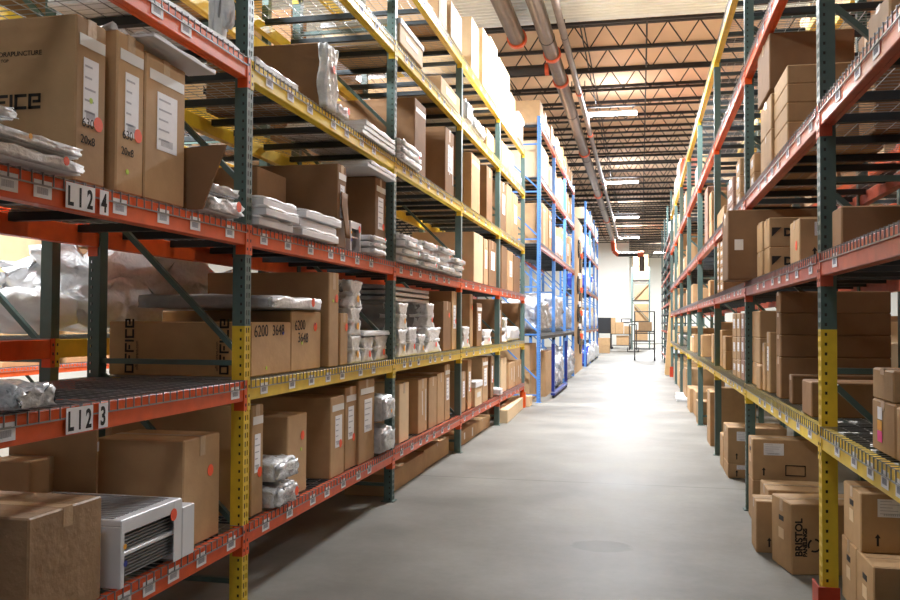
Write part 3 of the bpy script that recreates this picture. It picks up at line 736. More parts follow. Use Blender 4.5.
ITEMS = [
 ('L', 1, 0, -2.238, 2.906, 3.365, 0.475, 0.908, 0.95, 't', 'carton', 'big kraft carton wrapped in clear film', {'film': 1}),
 ('L', 1, 0, -2.988, 3.88, 4.24, 0.475, 0.943, 0.25, 't', 'carton', 'low kraft carton behind the nearest film-wrapped one', {}),
 ('L', 1, 0, -2.738, 4.062, 4.079, 0.475, 1.088, 0.52, 's', 'carton', 'tall carton with white strip label', {}),
 ('L', 1, 0, -2.288, 4.137, 4.533, 0.475, 1.037, 0.505, 'o', 'carton', 'large kraft carton with orange dot', {}),
 ('L', 1, 1, -2.288, 4.942, 5.109, 0.475, 1.143, 0.95, 'osl', 'carton', 'narrow upright carton with orange dot', {}),
 ('L', 1, 1, -2.298, 5.522, 5.865, 0.475, 1.017, 0.88, 'og', 'carton', 'squat kraft carton with orange and green dots', {}),
 ('L', 1, 1, -2.268, 6.272, 6.58, 0.475, 1.082, 0.88, 'sol', 'carton', 'tall carton with long white label', {}),
 ('L', 1, 1, -2.288, 6.66, 6.943, 0.475, 1.129, 0.9, 'osl', 'carton', 'upright carton with loose strap', {}),
 ('L', 1, 1, -2.268, 6.947, 7.376, 0.475, 1.167, 0.9, 'sl', 'carton', 'tallest carton with white label', {}),
 ('L', 1, 2, -2.288, 8.261, 8.619, 0.475, 1.054, 0.9, '', 'carton', 'pale upright carton with plain face', {}),
 ('L', 1, 2, -2.288, 9.008, 9.386, 0.475, 1.046, 0.9, 'm', 'carton', 'upright carton with long tape scrap', {}),
 ('L', 1, 2, -2.288, 9.479, 9.87, 0.475, 1.039, 0.9, '', 'carton', 'upright plain carton in a row', {}),
 ('L', 1, 2, -2.288, 9.895, 10.265, 0.475, 1.06, 0.9, '', 'carton', 'upright carton beside the taller one', {}),
 ('L', 1, 2, -2.288, 10.29, 10.573, 0.475, 1.145, 0.9, 'sl', 'carton', 'tall slim carton with two white labels', {}),
 ('L', 1, 3, -2.288, 11.285, 11.554, 0.475, 1.008, 0.9, 'l', 'carton', 'slim carton with long white label', {}),
 ('L', 1, 3, -2.288, 11.725, 11.977, 0.475, 1.147, 0.9, 'lo', 'carton', 'slim carton with orange tape edge', {}),
 ('L', 1, 3, -2.268, 12.731, 13.207, 0.475, 1.136, 0.9, 'sl', 'carton', 'large carton with two labels', {}),
 ('L', 1, 3, -2.288, 13.6, 13.839, 0.475, 1.134, 0.9, 'lo', 'carton', 'slim brown carton with orange label', {}),
 ('L', 1, 4, -2.288, 14.61, 15.228, 0.475, 1.065, 0.9, '', 'carton', 'pale tall carton', {}),
 ('L', 1, 4, -2.288, 15.529, 16.293, 0.475, 0.941, 0.9, 'm', 'carton', 'kraft carton with white tape outline', {}),
 ('L', 1, 4, -2.288, 16.427, 17.206, 0.475, 0.94, 0.9, 'm', 'carton', 'kraft carton with white tape frame', {}),
 ('L', 2, 0, -2.208, 2.774, 2.984, 1.315, 1.425, 0.5, '', 'pad', 'grey film-wrapped pad with orange dot', {}),
 ('L', 2, 1, -2.298, 4.943, 5.558, 1.315, 1.649, 0.96, 'wgy', 'carton', 'kraft carton with marker numbers', {'text': '6200'}),
 ('L', 2, 1, -2.298, 5.565, 6.124, 1.315, 1.724, 0.96, 'wgoy', 'carton', 'taller kraft carton with marker numbers and stains', {}),
 ('L', 2, 1, -2.268, 6.215, 6.426, 1.315, 2.024, 0.99, 'ogt', 'carton', 'very tall narrow carton with orange dot', {}),
 ('L', 2, 1, -2.288, 6.526, 6.706, 1.315, 1.722, 0.8, 'o', 'carton', 'small upright carton with orange dot', {}),
 ('L', 2, 1, -2.288, 6.76, 7.045, 1.315, 1.54, 0.9, 'y', 'bundle', 'white wrapped foam bundle with pinched waist', {}),
 ('L', 2, 1, -2.288, 7.073, 7.384, 1.315, 1.519, 0.9, 'o', 'bundle', 'white wrapped foam bundle with orange tape', {}),
 ('L', 2, 1, -2.288, 7.443, 7.841, 1.315, 1.53, 0.9, 'o', 'bundle', 'wide white wrapped foam bundle', {}),
 ('L', 2, 2, -2.288, 8.193, 8.528, 1.315, 1.578, 0.9, '', 'bundle', 'white wrapped foam bundle at the shelf end', {}),
 ('L', 2, 2, -2.288, 8.566, 8.931, 1.315, 1.595, 0.9, 'o', 'bundle', 'white wrapped foam bundle with orange tape', {}),
 ('L', 2, 2, -2.288, 8.975, 9.282, 1.315, 1.52, 0.9, '', 'bundle', 'short white wrapped foam bundle', {}),
 ('L', 2, 2, -2.288, 9.326, 10.063, 1.315, 1.592, 0.9, 'o', 'bundle', 'wide white wrapped foam bundle', {}),
 ('L', 2, 2, -2.288, 10.189, 10.612, 1.315, 1.908, 0.9, 'o', 'carton', 'brown carton next to foam bundles', {}),
 ('L', 2, 2, -2.288, 10.668, 10.962, 1.315, 2.044, 0.9, 'lo', 'carton', 'tall carton with white label', {}),
 ('L', 2, 3, -2.288, 11.337, 11.821, 1.315, 1.596, 0.9, 'o', 'bundle', 'white wrapped foam bundle', {}),
 ('L', 2, 3, -2.338, 12.105, 12.33, 1.315, 2.055, 0.85, 'o', 'carton', 'slim upright carton with orange dot', {}),
 ('L', 2, 3, -2.288, 12.376, 12.782, 1.315, 1.935, 0.9, 'sl', 'carton', 'brown carton with white label', {}),
 ('L', 2, 3, -2.288, 12.876, 13.685, 1.315, 1.546, 0.9, 'o', 'bundle', 'white foam bundle bearing an orange mark', {}),
 ('L', 2, 4, -2.338, 14.27, 15.025, 1.315, 2.044, 0.85, 'lo', 'carton', 'big brown carton with orange dot', {}),
 ('L', 2, 4, -2.288, 15.029, 15.271, 1.315, 1.737, 0.9, '', 'bundle', 'narrow white wrapped bundle', {}),
 ('L', 2, 4, -2.288, 15.392, 16.828, 1.315, 1.616, 0.9, '', 'pack', 'stacked white foam packs', {}),
 ('L', 2, 5, -2.338, 17.296, 17.633, 1.315, 2.048, 0.9, 'l', 'carton', 'brown carton at far end', {}),
 ('L', 3, 0, -2.268, 3.184, 3.39, 2.225, 2.917, 0.97, 'slogtk', 'carton', 'huge printed carton with strip label', {'text': 'office'}),
 ('L', 3, 0, -2.268, 3.474, 3.69, 2.225, 2.946, 0.93, 'slogk', 'carton', 'upright carton with crumpled tape on top', {}),
 ('L', 3, 0, -2.268, 3.701, 4.07, 2.225, 2.922, 0.9, 'sl', 'carton', 'kraft carton under a white panel', {}),
 ('L', 3, 1, -2.688, 5.862, 6.381, 2.225, 2.769, 0.5, '', 'carton', 'deep plain brown carton behind foam packs', {}),
 ('L', 3, 1, -2.268, 6.384, 6.581, 2.225, 2.868, 0.88, 'slo', 'carton', 'brown carton with torn hanging flap', {'flap': 1}),
 ('L', 3, 1, -2.288, 7.425, 7.749, 2.225, 2.943, 0.88, 'slo', 'carton', 'brown carton under white boards', {}),
 ('L', 3, 3, -2.288, 12.121, 12.841, 2.225, 2.934, 0.9, '', 'carton', 'kraft carton with plain pale face', {}),
 ('L', 3, 3, -2.288, 12.928, 13.28, 2.225, 2.919, 0.9, 'l', 'carton', 'slim carton with white label', {}),
 ('L', 3, 3, -2.288, 13.371, 14.084, 2.225, 2.946, 0.9, 'l', 'carton', 'brown carton with label at foot', {}),
 ('L', 3, 4, -2.288, 14.673, 15.24, 2.225, 2.967, 0.9, '', 'carton', 'brown upright carton', {}),
 ('L', 3, 4, -2.288, 15.361, 15.982, 2.225, 2.939, 0.9, 'l', 'carton', 'kraft carton with white label', {}),
 ('L', 3, 4, -2.288, 16.114, 16.94, 2.225, 2.908, 0.9, '', 'carton', 'brown carton near end post', {}),
 ('L', 4, 1, -2.258, 5.928, 6.134, 3.195, 3.662, 0.88, 'o', 'carton', 'brown carton with white crumpled film end', {'endwrap': 1}),
 ('L', 4, 2, -2.288, 8.788, 9.263, 3.195, 3.99, 0.88, 's', 'carton', 'brown carton with slim label', {}),
 ('L', 4, 2, -2.288, 10.247, 10.737, 3.195, 4.01, 0.88, 'lm', 'carton', 'brown carton with loop of white strap', {}),
 ('L', 4, 3, -2.288, 11.052, 11.241, 3.195, 4.068, 0.9, 'l', 'carton', 'kraft carton with white face label', {}),
 ('L', 4, 3, -2.288, 11.907, 12.564, 3.195, 4.015, 0.9, 's', 'carton', 'tall carton with slim label', {}),
 ('L', 4, 3, -2.288, 13.163, 13.67, 3.195, 4.056, 0.9, '', 'carton', 'brown upright carton', {}),
 ('L', 4, 4, -2.288, 14.538, 15.097, 3.195, 4.047, 0.9, 'l', 'carton', 'brown carton with white label', {}),
 ('L', 4, 4, -2.288, 15.214, 15.825, 3.195, 4.103, 0.9, '', 'carton', 'kraft upright carton', {}),
 ('L', 4, 4, -2.288, 15.957, 16.627, 3.195, 4.054, 0.9, 'l', 'carton', 'kraft carton with label', {}),
 ('L', 5, 2, -2.208, 7.938, 8.854, 4.295, 4.53, 0.8, 's', 'tray', 'white lidded tray carton', {}),
 ('L', 5, 2, -2.258, 9.859, 10.962, 4.295, 4.516, 0.88, 'l', 'carton', 'long low kraft carton with label', {}),
 ('L', 5, 3, -2.238, 11.247, 11.664, 4.295, 4.637, 0.8, '', 'pack', 'white foam pack', {}),
 ('L', 5, 3, -2.238, 11.742, 12.685, 4.295, 4.53, 0.8, '', 'pack', 'long white foam pack', {}),
 ('L', 5, 3, -2.288, 13.15, 13.801, 4.295, 4.62, 0.9, 'l', 'carton', 'kraft carton with white label', {}),
 ('L', 5, 4, -2.288, 14.631, 15.435, 4.295, 4.74, 0.9, 'l', 'carton', 'kraft carton with white label', {}),
 ('L', 5, 4, -2.288, 15.561, 16.068, 4.295, 4.751, 0.9, '', 'carton', 'pale kraft carton', {}),
 ('L', 5, 4, -2.288, 16.343, 17.046, 4.295, 4.525, 0.9, '', 'pack', 'white foam pack near end post', {}),
 ('L', 6, 2, -2.268, 9.775, 10.199, 5.1, 5.525, 0.88, 'l', 'carton', 'tall carton with white label', {}),
 ('L', 6, 2, -2.238, 10.291, 10.962, 5.1, 5.547, 0.9, '', 'carton', 'pale tall carton', {}),
 ('L', 6, 3, -2.268, 11.758, 12.326, 5.1, 5.86, 0.9, '', 'carton', 'pale upright carton', {}),
 ('L', 6, 3, -2.238, 12.488, 13.091, 5.1, 5.949, 0.9, '', 'carton', 'tall pale carton', {}),
 ('L', 6, 3, -2.238, 13.14, 13.806, 5.1, 6.027, 0.9, '', 'carton', 'tall pale carton beside its twin', {}),
 ('L', 6, 4, -2.268, 14.205, 14.745, 5.1, 6.024, 0.9, '', 'carton', 'tall pale carton', {}),
 ('L', 6, 4, -2.268, 14.805, 15.39, 5.1, 6.03, 0.9, '', 'carton', 'tall pale carton beside shorter ones', {}),
 ('L', 6, 4, -2.268, 15.523, 16.086, 5.1, 5.786, 0.9, '', 'carton', 'short pale carton', {}),
 ('L', 6, 4, -2.208, 16.09, 16.859, 5.1, 5.575, 0.9, '', 'tray', 'flat white tray carton', {}),
 ('R', 0, 1, 0.966, 6.19, 6.57, 0.0, 0.464, 0.6, 'h', 'carton', 'kraft carton with black lettering and handhole', {'text': 'bristol'}),
 ('R', 0, 1, 0.816, 6.739, 7.006, 0.0, 0.37, 0.55, 'a', 'carton', 'small kraft carton with up arrow', {}),
 ('R', 0, 1, 0.956, 7.15, 7.62, 0.0, 0.382, 0.5, '', 'carton', 'low kraft carton behind the lettered one', {}),
 ('R', 0, 1, 0.916, 7.791, 8.073, 0.0, 0.345, 0.6, 'la', 'carton', 'lower kraft carton with white label and arrow', {}),
 ('R', 0, 1, 0.916, 7.791, 8.073, 0.345, 0.689, 0.6, 'lah', 'carton', 'upper kraft carton with white label and handhole', {}),
 ('R', 0, 2, 0.916, 9.919, 10.447, 0.0, 0.154, 0.6, 'la', 'carton', 'lower labelled kraft carton on the floor', {}),
 ('R', 0, 2, 0.916, 9.919, 10.447, 0.154, 0.541, 0.6, 'la', 'carton', 'upper labelled kraft carton', {}),
 ('R', 0, 2, 0.916, 10.5, 10.89, 0.0, 0.376, 0.25, '', 'carton', 'narrow kraft carton', {}),
 ('R', 0, 3, 0.976, 12.15, 12.4, 0.0, 0.811, 0.5, '', 'carton', 'tall pale kraft carton', {}),
 ('R', 0, 3, 0.916, 12.416, 12.969, 0.0, 0.732, 0.4, '', 'carton', 'upright kraft carton leaning on frame', {}),
 ('R', 0, 4, 0.916, 15.023, 15.518, 0.0, 0.375, 0.6, '', 'carton', 'kraft carton with white edge', {}),
 ('R', 0, 4, 0.956, 16.189, 17.05, 0.0, 0.448, 0.5, '', 'carton', 'tall slim kraft carton', {}),
 ('R', 0, 4, 0.896, 17.054, 17.997, 0.0, 0.441, 0.5, '', 'carton', 'small kraft carton', {}),
 ('R', 0, 5, 0.966, 19.911, 20.911, 0.0, 0.668, 0.8, 'a', 'carton', 'kraft carton with arrow mark', {}),
 ('R', 1, 1, 0.946, 5.335, 5.621, 1.125, 1.324, 0.6, 'm', 'carton', 'long low brown carton with torn taped end', {}),
 ('R', 1, 1, 0.976, 6.168, 6.288, 1.125, 1.317, 0.6, '', 'carton', 'long low brown carton against the stack', {}),
 ('R', 1, 1, 0.966, 6.595, 6.784, 1.732, 1.885, 0.727, '', 'carton', 'wide brown carton in a stack of four', {'stk': (0, 4)}),
 ('R', 1, 1, 0.966, 6.595, 6.784, 1.576, 1.732, 0.727, '', 'carton', 'wide brown carton in a stack of four', {'stk': (1, 4)}),
 ('R', 1, 1, 0.966, 6.595, 6.784, 1.419, 1.576, 0.727, '', 'carton', 'wide brown carton in a stack of four', {'stk': (2, 4)}),
 ('R', 1, 1, 0.966, 6.595, 6.784, 1.125, 1.419, 0.727, '', 'carton', 'wide brown carton in a stack of four', {'stk': (3, 4)}),
 ('R', 1, 1, 0.966, 7.125, 7.29, 1.125, 1.592, 0.5, 'l', 'carton', 'slim upright kraft carton with white edge label', {}),
 ('R', 1, 1, 0.956, 7.331, 7.462, 1.125, 1.503, 0.35, '', 'carton', 'upright kraft carton', {}),
 ('R', 1, 1, 0.936, 7.466, 7.67, 1.125, 1.318, 0.12, '', 'carton', 'small slim kraft carton', {}),
 ('R', 1, 1, 0.946, 7.556, 7.705, 1.125, 1.311, 0.25, '', 'carton', 'small slim kraft carton with white edge', {}),
 ('R', 1, 1, 0.966, 7.7, 8.2, 1.537, 1.765, 0.6, '', 'carton', 'kraft carton in a stack of three', {'stk': (0, 3)}),
 ('R', 1, 1, 0.966, 7.7, 8.2, 1.322, 1.537, 0.6, '', 'carton', 'kraft carton in a stack of three', {'stk': (1, 3)}),
 ('R', 1, 1, 0.966, 7.709, 8.2, 1.125, 1.322, 0.6, '', 'carton', 'kraft carton in a stack of three', {'stk': (2, 3)}),
 ('R', 1, 2, 0.936, 8.553, 8.803, 1.532, 1.755, 0.8, 'l', 'carton', 'dark-sided slim pack', {'stk': (0, 3)}),
 ('R', 1, 2, 0.936, 8.553, 8.803, 1.319, 1.532, 0.8, 'l', 'carton', 'dark-sided slim pack', {'stk': (1, 3)}),
 ('R', 1, 2, 0.936, 8.553, 8.803, 1.125, 1.319, 0.8, 'l', 'carton', 'dark-sided slim pack', {'stk': (2, 3)}),
 ('R', 1, 2, 0.936, 8.89, 9.207, 1.528, 1.759, 0.8, 'l', 'carton', 'white-edged slim pack', {'stk': (0, 3)}),
 ('R', 1, 2, 0.936, 8.89, 9.207, 1.306, 1.528, 0.8, 'l', 'carton', 'white-edged slim pack', {'stk': (1, 3)}),
 ('R', 1, 2, 0.936, 8.89, 9.207, 1.125, 1.306, 0.8, 'l', 'carton', 'white-edged slim pack', {'stk': (2, 3)}),
 ('R', 1, 2, 0.936, 9.255, 9.6, 1.522, 1.763, 0.8, 'l', 'carton', 'tall white-edged slim pack', {'stk': (0, 3)}),
 ('R', 1, 2, 0.936, 9.255, 9.6, 1.291, 1.522, 0.8, 'l', 'carton', 'tall white-edged slim pack', {'stk': (1, 3)}),
 ('R', 1, 2, 0.936, 9.255, 9.6, 1.125, 1.291, 0.8, 'l', 'carton', 'tall white-edged slim pack', {'stk': (2, 3)}),
 ('R', 1, 2, 0.956, 10.606, 10.987, 1.341, 1.514, 0.5, '', 'carton', 'kraft carton with white edge', {'stk': (0, 2)}),
 ('R', 1, 2, 0.956, 10.606, 10.987, 1.125, 1.341, 0.5, '', 'carton', 'kraft carton with white edge', {'stk': (1, 2)}),
 ('R', 1, 2, 0.976, 11.282, 11.581, 1.125, 1.579, 0.9, '', 'carton', 'kraft carton', {}),
 ('R', 1, 3, 0.996, 12.019, 12.219, 1.125, 1.679, 0.9, '', 'carton', 'tall kraft carton', {}),
 ('R', 1, 3, 0.956, 12.353, 12.697, 1.125, 1.517, 0.5, '', 'carton', 'slim kraft carton', {}),
 ('R', 1, 3, 0.956, 14.594, 14.933, 1.125, 1.476, 0.6, 'w', 'carton', 'kraft carton with dark writing', {}),
 ('R', 1, 5, 0.966, 18.375, 18.85, 1.125, 1.571, 0.6, '', 'carton', 'pale kraft carton', {}),
 ('R', 1, 6, 0.966, 22.327, 23.327, 1.125, 1.429, 0.6, '', 'pack', 'small white pack', {}),
 ('R', 2, 0, 0.946, 4.542, 4.746, 2.025, 2.224, 0.95, '', 'carton', 'plain brown carton with pale end', {}),
 ('R', 2, 1, 0.956, 5.755, 6.09, 2.025, 2.309, 0.6, 'lao', 'carton', 'kraft carton with large address label', {}),
 ('R', 2, 1, 0.956, 7.052, 7.33, 2.24, 2.465, 0.8, 'd', 'carton', 'kraft carton with printed D mark', {'stk': (0, 2)}),
 ('R', 2, 1, 0.956, 7.052, 7.33, 2.025, 2.24, 0.8, 'd', 'carton', 'kraft carton with printed D mark', {'stk': (1, 2)}),
 ('R', 2, 1, 0.946, 7.4, 7.68, 2.236, 2.477, 0.4, '', 'carton', 'small kraft carton with white label', {'stk': (0, 2)}),
 ('R', 2, 1, 0.946, 7.4, 7.68, 2.025, 2.236, 0.4, '', 'carton', 'small kraft carton with white label', {'stk': (1, 2)}),
 ('R', 2, 1, 0.716, 7.72, 8.19, 2.025, 2.611, 0.86, 'm', 'carton', 'huge brown carton with white tape square', {}),
 ('R', 2, 2, 0.946, 10.772, 11.172, 2.546, 2.652, 0.5, 'l', 'carton', 'small white-edged pack', {'stk': (0, 6)}),
 ('R', 2, 2, 0.946, 10.772, 11.172, 2.44, 2.546, 0.5, 'l', 'carton', 'small white-edged pack', {'stk': (1, 6)}),
 ('R', 2, 2, 0.946, 10.772, 11.172, 2.335, 2.44, 0.5, 'l', 'carton', 'small white-edged pack', {'stk': (2, 6)}),
 ('R', 2, 2, 0.946, 10.772, 11.172, 2.24, 2.335, 0.5, 'l', 'carton', 'small white-edged pack', {'stk': (3, 6)}),
 ('R', 2, 2, 0.946, 10.772, 11.172, 2.146, 2.24, 0.5, 'l', 'carton', 'small white-edged pack', {'stk': (4, 6)}),
 ('R', 2, 2, 0.946, 10.772, 11.172, 2.025, 2.146, 0.5, 'l', 'carton', 'small white-edged pack', {'stk': (5, 6)}),
 ('R', 2, 2, 0.946, 11.313, 11.581, 2.567, 2.67, 0.5, 'l', 'carton', 'small white-edged pack', {'stk': (0, 6)}),
 ('R', 2, 2, 0.946, 11.313, 11.581, 2.468, 2.567, 0.5, 'l', 'carton', 'small white-edged pack', {'stk': (1, 6)}),
 ('R', 2, 2, 0.946, 11.313, 11.581, 2.369, 2.468, 0.5, 'l', 'carton', 'small white-edged pack', {'stk': (2, 6)}),
 ('R', 2, 2, 0.946, 11.313, 11.581, 2.27, 2.369, 0.5, 'l', 'carton', 'small white-edged pack', {'stk': (3, 6)}),
 ('R', 2, 2, 0.946, 11.313, 11.581, 2.172, 2.27, 0.5, 'l', 'carton', 'small white-edged pack', {'stk': (4, 6)}),
 ('R', 2, 2, 0.946, 11.313, 11.581, 2.025, 2.172, 0.5, 'l', 'carton', 'small white-edged pack', {'stk': (5, 6)}),
 ('R', 2, 3, 0.966, 13.042, 13.424, 2.025, 2.28, 0.6, '', 'carton', 'small kraft carton', {}),
 ('R', 2, 4, 0.966, 15.211, 15.872, 2.025, 2.252, 0.6, '', 'carton', 'kraft carton with open flap', {}),
 ('R', 2, 4, 0.966, 17.217, 17.894, 2.025, 2.407, 0.5, '', 'carton', 'kraft carton', {}),
 ('R', 2, 7, 0.946, 26.373, 27.373, 2.025, 2.67, 0.8, '', 'carton', 'pale kraft carton near the end', {}),
 ('R', 3, 0, 0.936, 3.642, 3.959, 2.81, 2.934, 0.6, 'w', 'carton', 'pale carton with faint stamp', {}),
 ('R', 3, 1, 1.366, 5.642, 6.035, 2.81, 3.476, 0.5, '', 'carton', 'dark brown carton behind the pale one', {}),
 ('R', 3, 1, 0.966, 6.245, 6.826, 3.274, 3.402, 0.6, '', 'carton', 'flat kraft carton in a stack of four', {'stk': (0, 4)}),
 ('R', 3, 1, 0.966, 6.245, 6.842, 3.146, 3.274, 0.6, '', 'carton', 'flat kraft carton in a stack of four', {'stk': (1, 4)}),
 ('R', 3, 1, 0.966, 6.245, 6.821, 3.017, 3.146, 0.6, '', 'carton', 'flat kraft carton in a stack of four', {'stk': (2, 4)}),
 ('R', 3, 1, 0.966, 6.245, 6.84, 2.81, 3.017, 0.6, '', 'carton', 'flat kraft carton in a stack of four', {'stk': (3, 4)}),
 ('R', 3, 1, 0.946, 6.854, 7.429, 3.105, 3.37, 0.35, '', 'carton', 'pale kraft carton below the huge carton', {'stk': (0, 2)}),
 ('R', 3, 1, 0.946, 6.844, 7.429, 2.81, 3.105, 0.35, '', 'carton', 'pale kraft carton below the huge carton', {'stk': (1, 2)}),
 ('R', 3, 1, 0.946, 6.935, 7.597, 3.417, 3.845, 0.6, '', 'carton', 'huge brown carton with pale end on top of two others', {}),
 ('R', 3, 1, 0.946, 7.859, 8.139, 2.951, 3.113, 0.5, 'l', 'carton', 'slim kraft carton with white edge', {'stk': (0, 2)}),
 ('R', 3, 1, 0.946, 7.859, 8.139, 2.81, 2.951, 0.5, 'l', 'carton', 'slim kraft carton with white edge', {'stk': (1, 2)}),
 ('R', 3, 2, 0.946, 8.939, 9.306, 3.104, 3.27, 0.5, 'l', 'carton', 'slim white-edged pack', {'stk': (0, 3)}),
 ('R', 3, 2, 0.946, 8.939, 9.306, 2.939, 3.104, 0.5, 'l', 'carton', 'slim white-edged pack', {'stk': (1, 3)}),
 ('R', 3, 2, 0.946, 8.939, 9.306, 2.81, 2.939, 0.5, 'l', 'carton', 'slim white-edged pack', {'stk': (2, 3)}),
 ('R', 3, 2, 0.946, 9.607, 10.26, 3.057, 3.204, 0.5, 'l', 'carton', 'slim purple-sided pack', {'stk': (0, 3)}),
 ('R', 3, 2, 0.946, 9.607, 10.26, 2.921, 3.057, 0.5, 'l', 'carton', 'slim purple-sided pack', {'stk': (1, 3)}),
 ('R', 3, 2, 0.946, 9.607, 10.26, 2.81, 2.921, 0.5, 'l', 'carton', 'slim purple-sided pack', {'stk': (2, 3)}),
 ('R', 3, 2, 0.946, 10.633, 11.581, 2.81, 3.035, 0.5, '', 'carton', 'small open kraft carton', {}),
 ('R', 3, 3, 0.946, 12.467, 12.916, 3.073, 3.469, 0.5, '', 'carton', 'tall slim carton', {'stk': (0, 2)}),
 ('R', 3, 3, 0.946, 12.467, 12.916, 2.81, 3.073, 0.5, '', 'carton', 'tall slim carton', {'stk': (1, 2)}),
 ('R', 3, 3, 0.946, 13.199, 13.81, 3.086, 3.65, 0.5, '', 'carton', 'tall slim reddish carton', {'stk': (0, 2)}),
 ('R', 3, 3, 0.946, 13.199, 13.81, 2.81, 3.086, 0.5, '', 'carton', 'tall slim reddish carton', {'stk': (1, 2)}),
 ('R', 3, 5, 0.966, 18.986, 19.815, 2.81, 3.343, 0.6, '', 'carton', 'pale kraft carton', {}),
 ('R', 3, 6, 0.936, 22.089, 23.089, 2.81, 3.845, 0.8, '', 'carton', 'pale kraft carton', {}),
]

cnt = {}
KIND = {'carton': 'cartons', 'bundle': 'wrapped bundles', 'pack': 'foam packs', 'tray': 'trays', 'pad': 'pads'}
for q, it in enumerate(ITEMS):
    sd, lv, bay, X, Y0, Y1, Z0, Z1, D, op, kind, look, ex = it
    s = -1 if sd == 'L' else 1
    stk = ex.get('stk'); key = (sd, lv, bay)
    if not (stk and stk[0] > 0 and key in cnt and cnt[key][1] == (Y0 // .3, look)):
        c = cnt.get(key, [0, None])[0] + 1; cnt[key] = [c, (Y0 // .3, look)]
    n = cnt[key][0]
    rk = 'left' if sd == 'L' else 'right'
    look = look.replace(' in a stack of three', '').replace(' in a stack of four', '').replace('with', 'with')
    pre = ''
    if stk: pre = {0: 'topmost ', 1: 'second down, ', 2: 'third down, ', 3: 'fourth down, ', 4: 'fifth down, ', 5: 'sixth down, '}[stk[0]]
    where = '%s on %s %s, %s bay' % (ORD[n - 1], rk, LVS[sd][lv], BAYW[min(bay, 8)]) if lv else '%s on floor under %s rack, %s bay' % (ORD[n - 1], rk, BAYW[min(bay, 8)])
    words_ = look.split(); room = 16 - len((pre + where).split())
    label = pre + ' '.join(words_[:room]).rstrip(',') + ', ' + where
    for bad in (' with,', ' and,', ' a,', ' of,', ' on,', ' an,', ' white,', ' the,', ' by,', ' and orange,'):
        label = label.replace(bad, ',')
    grp = '%s on the %s of the %s rack' % (KIND[kind], LVS[sd][lv], rk)
    sz = dict(side=s, X=X, Y0=Y0, Y1=Y1, Z0=Z0, Z1=Z1, D=D, op=op, label=label, group=grp, seed=q)
    if kind == 'carton': carton(**sz, text=ex.get('text'), film=ex.get('film', False), flap=ex.get('flap'), endwrap=ex.get('endwrap'))
    elif kind == 'bundle': bundle(**sz)
    elif kind == 'pack': pack(**sz)
    elif kind == 'tray': tray(**sz)
    elif kind == 'pad': pack(**sz, m='clear', name='wrapped_pad')
# ---------------- goods placed one by one ----------------
XA = -XL
def P(kind, X, Y0, Y1, Z0, Z1, D, op, label, group=None, side=-1, seed=None, **k):
    seed = seed if seed is not None else int(abs(Y0 * 37 + Z0 * 91)) % 1000
    return {'pack': pack, 'bundle': bundle, 'carton': carton, 'tray': tray, 'panels': panels}[kind](side, X, Y0, Y1, Z0, Z1, D, op, label, group, seed=seed, **k)
# third shelf, second bay: two stacks of flat foam packs
for c, (a, b_) in enumerate(((4.84, 5.42), (5.45, 6.22))):
    for k in range(3):
        P('panels', XA + .03 + .03 * ((k + c) % 2), a + .03 * k, b_ - .03 * (2 - k), 2.227 + .062 * k, 2.227 + .062 * (k + 1) - .004, .36, '',
          'flat white wrapped board, %s of the %s low stack, left third shelf, second bay' % (('lowest', 'middle', 'topmost')[k], ('near', 'far')[c]), 'flat foam packs on the left third shelf')
for k in range(3):
    P('pack', XA + .04, 7.0, 7.40, 2.227 + .055 * k, 2.227 + .055 * (k + 1) - .003, .3, 'o' if k == 2 else '', 'small white foam pack, %s of three before the carton under white boards' % ('lowest', 'middle', 'topmost')[k], 'flat foam packs on the left third shelf')
for k in range(2):
    P('panels', XA + .03, 6.95 + .1 * k, 7.80, 2.947 + .035 * k, 2.947 + .035 * (k + 1) - .002, .45, '', '%s white board lying on the brown carton, left third shelf, second bay' % ('lower', 'upper')[k], 'white boards on a carton')
for c in range(4):
    a = 7.95 + .74 * c
    for k in range(4 - (c == 3)):
        P('pack', XA + .02 + .03 * ((k + c) % 3), a + .03 * (k % 2) if c else a, a + .70 - .04 * (k % 3), 2.227 + .07 * k, 2.227 + .07 * (k + 1) - .003, .62, ('', 'o', 'y')[(c + k) % 3],
          'white film-wrapped pack, %s in %s pile, left third shelf, third bay' % (('lowest', 'second', 'third', 'topmost')[k], ORD[c]), 'film-wrapped packs on the left third shelf')
# third shelf, nearest bay
P('pack', XA + .05, 2.55, 3.13, 2.227, 2.285, .6, 'o', 'flat white foam pack with orange dot on the nearest left third shelf, lower', 'near foam packs')
P('pack', XA + .06, 2.5, 3.10, 2.288, 2.34, .62, 'y', 'flat white foam pack with yellow dot on the nearest left third shelf, upper', 'near foam packs')
t = P('pack', XA + .02, 2.25, 2.78, 2.345, 2.40, .6, 'y', 'clear wrapped pack tilted upward on the near foam packs', 'near foam packs', m='clear'); t.rotation_euler.x = .10
P('pack', XA + .02, 4.2, 4.62, 2.227, 2.33, .5, 'o', 'white wrapped louvre pack with orange dot beside the nearest rack post')
P('pack', XA + .0, 4.24, 4.6, 2.333, 2.40, .4, '', 'clear wrapped pack lying on the louvre pack near the rack post', m='clear')
b = MB(); yy = 4.13; pts = [(-2.75, 2.53), (-2.07, 2.555), (-2.20, 2.228), (-2.75, 2.228)]
b.v += [(x, yy, z) for x, z in pts] + [(x, yy + .012, z) for x, z in pts]
b.f += [(0, 1, 2, 3), (7, 6, 5, 4)] + [(i, i + 4, (i + 1) % 4 + 4, (i + 1) % 4) for i in range(4)]; b.m += [0] * 6
tag(link('cardboard_sheet', b.mesh('cardboard_sheet', M['brown'])), 'dark brown slanted cardboard sheet standing beside the carton under a white panel', 'cardboard')
